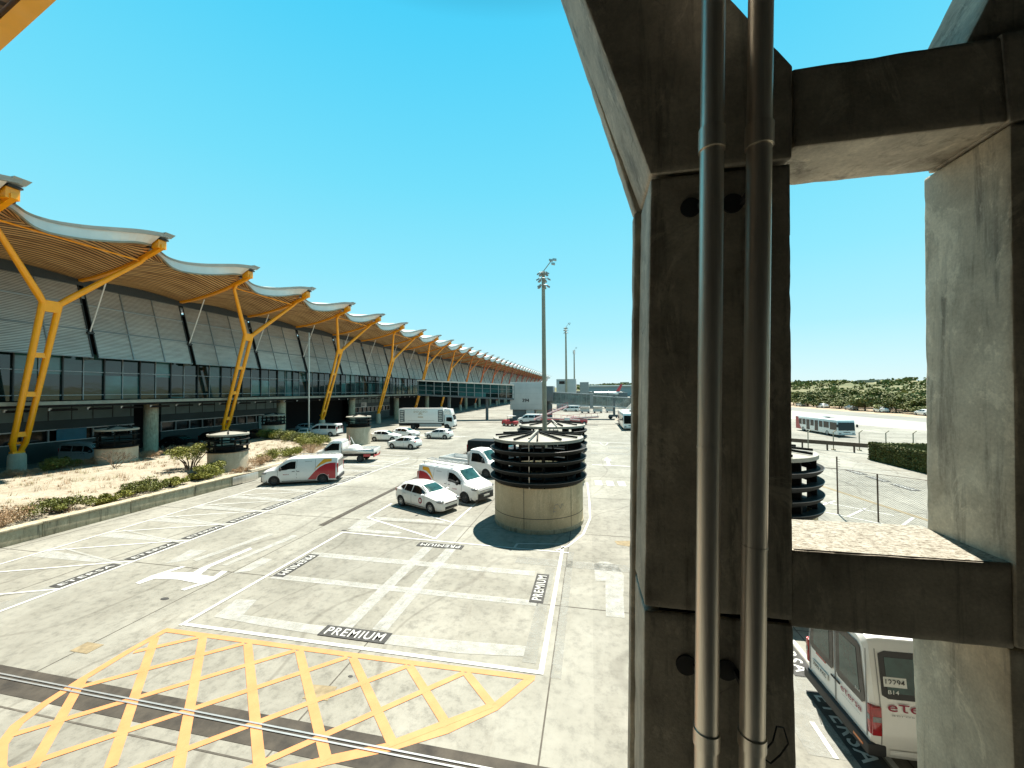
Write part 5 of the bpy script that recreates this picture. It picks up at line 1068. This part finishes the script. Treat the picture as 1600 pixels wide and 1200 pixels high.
# aircraft
def plane(x,y,deg,label):
    t=thing('airliner',label,'aircraft',(x,y,0),R(deg)); m=MB(); prof=[(0,-18.8),(.7,-18.2),(1.5,-16.5),(1.95,-14),(1.98,8),(1.6,12),(1.0,15.5),(.35,18.6),(0,18.8)]
    n=20; V=[];L=len(prof)
    for i in range(n):
        a=2*PI*i/n
        for r_,xx in prof: V.append((xx,r_*math.cos(a),3.9+r_*math.sin(a)+(.9*max(0,(xx-8)/10.8))))
    m.add(V,[(i*L+q,((i+1)%n)*L+q,((i+1)%n)*L+q+1,i*L+q+1) for i in range(n) for q in range(L-1)],'white_paint'); m.build('fuselage',t,40)
    m=MB(); m.prism([(13.2,5.7),(16.2,5.7),(18.8,11.6),(16.9,11.6)],-.15,.15,'red_paint','Y'); m.build('tail_fin',t,bevel=.03)
    for sg in (-1,1):
        m=MB(); m.hexa([(-4,sg*1.5,2.7),(2.5,sg*1.5,2.7),(6.6,sg*17,4.1),(5.0,sg*17,4.1),(-4,sg*1.5,3.2),(2.5,sg*1.5,3.0),(6.6,sg*17,4.2),(5.0,sg*17,4.25)],'grey_box'); m.build('wing',t)
        m=MB(); m.hexa([(15,sg*.5,5.0),(17.6,sg*.5,5.0),(19.2,sg*6,5.6),(18,sg*6,5.6),(15,sg*.5,5.2),(17.6,sg*.5,5.1),(19.2,sg*6,5.7),(18,sg*6,5.7)],'grey_box'); m.build('tailplane',t)
        MB().tube((-3.8,sg*5.8,2.0),(0,sg*5.8,2.1),1.05,'white_paint',16,.8).build('engine',t,40)
    m=MB()
    for sg in (-1,1): m.box(-13,11,sg*1.97-.03,sg*1.97+.03,4.3,4.6,'glass_dark')
    m.build('window_row',t); m=MB(); m.tube((-13,0,0),(-13,0,2.6),.15,'grey_dark',8).tube((1,-3.5,0),(1,-3.5,2.8),.2,'grey_dark',8).tube((1,3.5,0),(1,3.5,2.8),.2,'grey_dark',8)
    for p in ((-13,0),(1,-3.5),(1,3.5)): m.tube((p[0],p[1]-.4,.5),(p[0],p[1]+.4,.5),.5,'rubber',12)
    m.build('landing_gear',t)
plane(7.0,318,6,'white airliner with a red tail fin far away beside the long low terminal')

# ---------------------------------------------------------------- plants
def leaves(mb,n,cents,size,m,rs,flat=1.0):
    for _ in range(n):
        c,r=rs.choice(cents); 
        while True:
            p=Vector((rs.uniform(-1,1),rs.uniform(-1,1),rs.uniform(-1,1)))
            if .35<p.length<1: break
        p=Vector((c[0]+p.x*r[0],c[1]+p.y*r[1],max(.01,c[2]+p.z*r[2])))
        u=Vector((rs.gauss(0,1),rs.gauss(0,1),rs.gauss(0,1)*flat)).normalized(); w=u.orthogonal().normalized(); w=Matrix.Rotation(rs.uniform(0,6.28),3,u)@w; q=u.cross(w); s=size*rs.uniform(.55,1.3)
        mb.add([p-w*s-q*s*.45,p+q*s*-.5+w*.2*s,p+w*s+q*s*.1,p+q*s*.6],[(0,1,2,3)],m)
def clumps(rs,w,d,h,n,z0=.3):
    out=[]
    for _ in range(n):
        x,y=rs.uniform(-w,w),rs.uniform(-d,d); k=1-.55*((x/w)**2+(y/d)**2)/2; r=rs.uniform(.22,.42)*h
        out.append(((x*.8,y*.8,h*z0+rs.uniform(0,.62)*h*k),(r*1.25,r*1.25,r*.8)))
    return out
def stems(mb,rs,n,w,d,h,m='bark',r=.012):
    for _ in range(n):
        a=Vector((rs.uniform(-.15,.15)*w,rs.uniform(-.15,.15)*d,0)); b=Vector((rs.uniform(-.6,.6)*w,rs.uniform(-.6,.6)*d,h*.45)); c=Vector((b.x*1.4,b.y*1.4,h*rs.uniform(.65,.95))); mb.path([a,b,c],r,m,4)
def shrub(label,x,y,w,d,h,kind,seed,name='shrub',grp='evergreen shrubs along the garden edge'):
    rs=random.Random(seed); t=thing(name,label,'shrub',(x,y,gz(x,y)-.05),rs.uniform(0,.5),grp)
    m=MB(); stems(m,rs,14 if kind!='dry' else 60,w,d,h*(1 if kind!='dry' else 1.1),'bark' if kind!='dry' else 'leaf_dry',.012 if kind!='dry' else .007); m.build('stem',t)
    m=MB(); w*=1.12; d*=1.12; h*=1.08; n=int(2600*min(1.6,max(.5,w*d*2.2)))
    cl_=clumps(rs,w,d,h,int(10+w*10))
    if kind=='dry': leaves(m,int(n*.55),cl_,.035,'leaf_dry',rs)
    elif kind=='a': leaves(m,n,cl_,.055,'leaf_a',rs)
    else: leaves(m,n,cl_,.05,'leaf_b',rs)
    m.build('foliage',t,fix=False); return t
def px(p): return p
G1='evergreen shrubs along the garden wall'; G2='dry brown shrubs in the garden'
shrub('green shrub at the left picture edge behind the kerb wall',-27.2,11.6,.7,.8,.9,'b',1,grp=G1)
shrub('pale dry shrub second from the left behind the kerb wall',-27.0,12.9,.8,.8,.9,'dry',2,name='dry_shrub',grp=G2)
shrub('broad dark green shrub, largest behind the near kerb wall',-27.2,15.0,.75,1.25,.85,'b',3,grp=G1)
shrub('low sparse green shrub between two bigger ones on the kerb',-27.0,17.2,.5,.8,.55,'a',4,grp=G1)
shrub('rounded green shrub left of the lowest one near the wall middle',-27.5,18.9,.8,.9,.85,'b',5,grp=G1)
shrub('low green shrub right of the rounded one near the wall middle',-27.3,20.6,.6,.7,.55,'a',6,grp=G1)
shrub('bright green shrub just below the small tree',-27.4,22.9,.7,1.0,.85,'a',7,grp=G1); shrub('green shrub touching the base of the cream shaft by the tree',-28.0,24.2,.7,.7,.9,'a',8,grp=G1)
shrub('brown dry shrub at the right foot of the cream shaft',-26.9,25.4,.5,.7,.45,'dry',9,'dry_shrub',G2); shrub('tall reddish dry shrub right of the cream shaft',-27.6,27.9,.9,1.2,.9,'dry',10,'dry_shrub',G2)
shrub('green shrub behind the red and amber van',-28.4,30.0,.8,.9,.9,'a',11,grp=G1); shrub('green shrub behind the flatbed truck nose',-28.6,32.2,.8,.9,1.0,'a',12,grp=G1); shrub('dry reddish shrub beside the flatbed truck nose',-28.2,34.8,1.2,1.4,1.0,'dry',13,'dry_shrub',G2); shrub('long green shrub behind the flatbed truck',-30.8,37.5,1.3,1.4,1.1,'a',14,grp=G1)
for i in range(9):
    shrub('clipped green shrub number %d'%i,-42.0+1.45*i,43.4-.55*i,.85,.8,1.05,'b' if i%2 else 'a',20+i,grp='clipped shrubs in the row at the garden end')['label']=('end shrub at the left of the clipped row by the garden-end shaft' if i==0 else 'end shrub at the right of the clipped row by the flatbed truck' if i==8 else 'clipped green shrub %s in the row at the garden end'%['','second from the left','third from the left','fourth from the left','in the middle','fourth from the right','third from the right','second from the right'][i])
for i,(x,y,w,h,k) in enumerate(((-41.8,17.4,1.0,1.0,'b'),(-41.6,20.6,.9,.5,'dry'),(-41.7,22.8,1.0,.9,'b'),(-41.4,25.0,1.0,.55,'dry'),(-40.6,28.7,1.2,.6,'dry'),(-41.0,31.2,1.2,.7,'dry'),(-41.5,34.0,1.1,.7,'dry'))):
    shrub(['dark green bush beside the foot of the nearest yellow mast','low brown shrub between the two dark bushes by the nearest yellow mast','dark green bush before the grey people carrier','low brown shrub before the grey people carrier','brown shrub right of the shaft nearest the terminal','brown shrub left of the small green tree, far edge of the bed','brown shrub directly behind the small green tree'][i],x,y,w,w,h,k,40+i,'shrub' if k=='b' else 'dry_shrub','shrubs along the far edge of the garden')
# small tree and bare bush
t=thing('small_tree','small spreading green tree in the dry garden beside the cream shaft','tree',(-31.3,25.0,gz(-31.3,25)-.05)); rs=random.Random(5); m=MB(); cs=[]
for i in range(9):
    a=i*.7; e=Vector((1.3*math.cos(a)*rs.uniform(.5,1.1),1.2*math.sin(a)*rs.uniform(.5,1.1),rs.uniform(1.1,1.7))); b=Vector((e.x*.35,e.y*.35,.55)); m.tube((.3*math.cos(a),.2*math.sin(a),0),b,.05,'bark',6,.04); m.tube(b,e,.04,'bark',6,.015); cs.append((tuple(e),(.55,.5,.24))); cs.append(((e.x*.6,e.y*.6,e.z+.15),(.5,.45,.22)))
m.build('trunk',t,40); m=MB(); leaves(m,4200,cs,.06,'leaf_a',rs,1.6); m.build('crown',t,fix=False)
t=thing('bare_bush','bare twiggy bush standing before the shaft nearest the terminal','shrub',(-37.6,24.0,gz(-37.6,24)-.05)); m=MB(); rs=random.Random(8)
def tw_(p,d,l,r,k):
    e=p+d*l; m.tube(p,e,r,'bark',5,r*.7)
    if k<4:
        for _ in range(3): tw_(e,(d+Vector((rs.gauss(0,.5),rs.gauss(0,.5),rs.gauss(.05,.3)))).normalized(),l*.72,r*.62,k+1)
for i in range(5): tw_(Vector((0,0,0)),Vector((rs.gauss(0,.7),rs.gauss(0,.5),.8)).normalized(),.55,.03,0)
m.build('branches',t)
# scattered dry tufts: uncountable ground cover
m=MB(); rs=random.Random(11)
for i in range(520):
    x=rs.uniform(-41.5,-26.6); y=rs.uniform(8,41); big=rs.random()<.35; n=rs.randint(10,26); s=rs.uniform(.12,.30)*(1.5 if big else 1)
    mt='leaf_dry' if rs.random()<.55 else 'straw'
    for _ in range(n):
        a=rs.uniform(0,6.28); l=s*rs.uniform(.5,1.2); b=Vector((x+rs.gauss(0,s*.4),y+rs.gauss(0,s*.4),gz(x,y)-.02)); e=b+Vector((math.cos(a)*l*.6,math.sin(a)*l*.6,l)); q=Vector((-math.sin(a),math.cos(a),0))*.012
        m.add([b-q,b+q,e],[(0,1,2)],mt)
tag(m.build('dry_grass',fix=False),'sparse dry grass tufts scattered over the sandy garden bed','grass',kind='stuff')
# ---------------------------------------------------------------- right hand fence, rail, hedge wall
t=thing('chain_fence','rusty fence of two tall posts and wire right of the dark louvred shaft','fence',(13.1,24.05,0)); P0=Vector((0,0,0)); P1=Vector((1.15,-1.15,0)); P2=P1+Vector((2.6,-2.6,0))
for p,h in ((P0,3.1),(P1,2.45),(P2,2.45)): MB().tube(p,p+Vector((0,0,h)),.035,'rail_brown',8).build('post',t,40)
m=MB()
for i in range(5): m.tube((0,0,2.45+.13*i),(.12,-.06,2.43+.13*i),.012,'rail_brown',4)
m.build('wire_arm',t); m=MB(); m.tube((-3,1.5,2.46),P0+Vector((0,0,2.44)),.014,'rail_brown',5); m.tube(P0+Vector((0,0,2.44)),P2+Vector((0,0,2.44)),.014,'rail_brown',5)
for q0,q1 in ((P0,P1),(P1,P2)):
    L=(q1-q0).length; n=int((L+2.4)/.10)
    for s in (-1,1):
        for i in range(n):
            a=-2.4+i*.10 if s>0 else i*.10
            za,zb=0,2.4; ua,ub=a,a+s*2.4
            def clip(u0,z0,u1,z1):
                t0,t1=0,1; du=u1-u0
                for lim,sg in ((0,1),(L,-1)):
                    v0=(u0-lim)*sg; v1=(u1-lim)*sg
                    if v0<0 and v1<0: return None
                    if v0<0: t0=max(t0,v0/(v0-v1))
                    elif v1<0: t1=min(t1,v0/(v0-v1))
                return t0,t1
            c=clip(ua,za,ub,zb)
            if not c or c[1]-c[0]<.02: continue
            A=q0+(q1-q0)*((ua+(ub-ua)*c[0])/L); Bp=q0+(q1-q0)*((ua+(ub-ua)*c[1])/L); A=Vector((A.x,A.y,2.4*c[0])); Bp=Vector((Bp.x,Bp.y,2.4*c[1])); d=(Bp-A).normalized(); q=d.cross(Vector((.7,.7,0))).normalized()*.0035
            m.add([A-q,A+q,Bp+q,Bp-q],[(0,1,2,3)],'frame_grey')
m.build('wire_mesh',t,fix=False)
for i in range(6):
    x,y=23.9+i*2.45,48.95-i*.05
    t=thing('fence_post','perimeter fence post %s with bent top'%['beside the back of the bus','below the bus doors','below the bus front','right of the bus front','behind the ivy wall','rightmost behind the ivy wall'][i],'fence post',(x,y,0),0,'bent top fence posts by the taxiway'); MB().tube((0,0,0),(0,0,1.95),.05,'mast_grey',8).tube((0,0,1.95),(.3,0,2.2),.05,'mast_grey',8).build('post_tube',t,40); MB().box(-.15,.15,-.15,.15,0,.1,'kerb_concrete').build('footing',t)
t=thing('guard_rail','brown horizontal guard rail running to the ivy wall','rail',(21.5,51.6,0)); MB().beam((0,0,.82),(6.75,-5.0,.82),.12,.42,'rail_brown').build('rail_board',t); m=MB()
for i in range(4): m.box(.5+i*1.8-.06,.5+i*1.8+.06,.0-.74*(.5/1.0)-1.33*i,.12-.74*.5-1.33*i,0,.7,'rail_brown')
m.build('rail_post',t)
t=thing('ivy_wall','thick dark green ivy covered wall beyond the fence','hedge',(25.95,42.8,0)); m=MB(); m.box(.05,.5,-12,0,0,1.62,'leaf_hedge').box(.5,10,-.5,-.05,0,1.62,'leaf_hedge'); m.build('wall_core',t)
rs=random.Random(4); m=MB()
for i in range(11000):
    if rs.random()<.72: 
        y=rs.uniform(-12,0); 
        if rs.random()<.8: x,z=rs.uniform(-.06,.08),rs.uniform(0,1.68)
        else: x,z=rs.uniform(0,.55),rs.uniform(1.58,1.72)
    else: x=rs.uniform(.4,10); y=rs.uniform(-.56,-.44); z=rs.uniform(0,1.7)
    p=Vector((x,y,z)); u=Vector((rs.gauss(0,1),rs.gauss(0,1),rs.gauss(0,1))).normalized(); w=u.orthogonal()*.05; q=u.cross(w); m.add([p-w,p-q,p+w,p+q],[(0,1,2,3)],'leaf_hedge')
m.build('ivy_leaves',t,fix=False)
t=thing('control_sign','small blue framed sign at the right pillar edge near the taxiway','sign',(42.6,56,0)); MB().box(0,1.5,0,.1,2.3,3.5,'plate_white').build('board',t,bevel=.02); MB().box(-.05,1.55,.1,.14,2.25,3.55,'grey_dark').build('sign_frame',t); MB().tube((.7,.2,0),(.7,.2,2.4),.06,'mast_grey',8).build('post',t)
# ---------------------------------------------------------------- trees by the far car park
def tree_mesh(seed,w,h):
    rs=random.Random(seed); tr=MB(); cr=MB(); cs=[]; tr.path([(0,0,0),(rs.uniform(-.2,.2),0,h*.3),(rs.uniform(-.3,.3),.1,h*.55)],.18,'bark',7)
    for i in range(26):
        a=rs.uniform(0,6.28); rr=rs.uniform(.15,1)*w; z=h*(.30+.62*(1-(rr/w)**1.6)*rs.uniform(.2,1)); c=(rr*math.cos(a),rr*math.sin(a),z); cs.append((c,(w*.34,w*.34,h*.15)))
        if i<9: tr.tube((0,0,h*.35),c,.09,'bark',5,.03)
    leaves(cr,3000,cs,.30,'leaf_tree' if seed%3 else 'leaf_olive',rs); return tr.mesh('trunk'),cr.mesh('crown',fix=False)
TM=[tree_mesh(i,2.9+.5*(i%3),6.6+.5*(i%2)) for i in range(6)]
rs=random.Random(21)
TL=['grey green tree at the left of the far car park row','second','third','fourth']
pos=[]
for i in range(54):
    rw=i%3; u=(i//3)/17.5; x=84+9*rw+rs.uniform(-3,3); y=192-96*u+(6*rw)+rs.uniform(-3,3); pos.append((x,y))
for i,(x,y) in enumerate(pos):
    t=thing('tree','round crowned tree in the %s row of the far car park, number from the left edge'%('back' if i%2 else 'front'),'tree',(x,y,0),rs.uniform(0,6),'trees around the far car park')
    s=rs.uniform(.70,1.25); t.scale=(s*1.15,s*1.15,s*.80*rs.uniform(.75,1.1)); a,b=TM[rs.randrange(6)]; link('trunk',a,t); link('crown',b,t)
    t['label']='round crowned tree among the far car park trees beyond the taxiway'
# cars under the trees
rs=random.Random(31); cars=[]
for i in range(12):
    u=i/12; c=cp(h1 if i%3 else g1,'small parked car under the trees beyond the taxiway',79.5+rs.uniform(0,2)+ (4 if i%2 else 0),182-84*u,90+rs.uniform(-8,8),'cars parked under the far trees'); c.scale=(1.1,1.1,1.1)
# far hills
mb=MB(); na,nr=150,46; V=[]
for i in range(na+1):
    az=R(-75+165*i/na)
    for q in range(nr+1):
        u=q/nr; r_=300+3200*u**1.5; x,y=r_*math.sin(az),r_*math.cos(az); k=ss((r_-330)/1300); z=-.3+ (21+7*ss((az-.15)/.5))*k*(.85+.25*noise.noise(Vector((x*.0016,y*.0016,0))))+7*k*noise.noise(Vector((x*.006,y*.006,3)))-(30 if q==nr else 0)
        V.append((x,y,z))
def hz(x,y):
    r_=math.hypot(x,y); az=math.atan2(x,y); k=ss((r_-330)/1300); return -.3+(21+7*ss((az-.15)/.5))*k*(.85+.25*noise.noise(Vector((x*.0016,y*.0016,0))))+7*k*noise.noise(Vector((x*.006,y*.006,3)))
F=[(i*(nr+1)+q,(i+1)*(nr+1)+q,(i+1)*(nr+1)+q+1,i*(nr+1)+q+1) for i in range(na) for q in range(nr)]
hl=mb.add(V,F,'dry_land').build('hills',smooth=80); tag(hl,kind='structure')
rs=random.Random(77); m=MB()
for i in range(620):
    az=R(rs.choice([rs.uniform(-4,10),rs.uniform(22,39)])); r_=rs.choice((rs.uniform(260,1200),rs.uniform(1200,3100))) if az>.3 else rs.uniform(900,1500); x,y=r_*math.sin(az),r_*math.cos(az); z=hz(x,y); s=rs.uniform(3,7)*(.8 if r_<900 else 1.7)
    for _ in range(34):
        p=Vector((x+rs.gauss(0,s*.5),y+rs.gauss(0,s*.5),z+rs.uniform(.1,1)*s*.9)); u=Vector((rs.gauss(0,1),rs.gauss(0,1),rs.gauss(0,1))).normalized(); w=u.orthogonal()*s*.22; q=u.cross(w); m.add([p-w,p-q,p+w,p+q],[(0,1,2,3)],'leaf_tree')
tag(m.build('woodland',fix=False),'scattered dark trees and scrub covering the hills on the horizon','woodland',kind='stuff')
for i,(az,r_,w,h,lb) in enumerate(((5.0,1150,46,13,'wide sand coloured block on the horizon right of the far roof tip'),(7.2,1250,40,10,'low pale block on the horizon between the two thin masts'),(10.4,1300,60,12,'pale rounded block on the hill above the long low terminal'),(12.0,1350,40,11,'pale block on the horizon next to the pillar edge'),(32.0,1500,120,6,'long low grey shed on the far right hillside'))):
    x,y=r_*math.sin(R(az)),r_*math.cos(R(az)); t=thing('distant_building',lb,'building',(x,y,hz(x,y)-1),-R(az),'pale buildings on the horizon'); m=MB(); m.box(-w/2,w/2,0,12,0,h,'stone_far').box(-w/3,w/5,-1,10,h,h+3,'stone_far'); m.build('wall',t); m=MB()
    for k in range(int(w/5)): m.box(-w/2+2+k*5,-w/2+4.5+k*5,-.1,.0,h*.55,h*.75,'glass_dark')
    m.build('window',t)
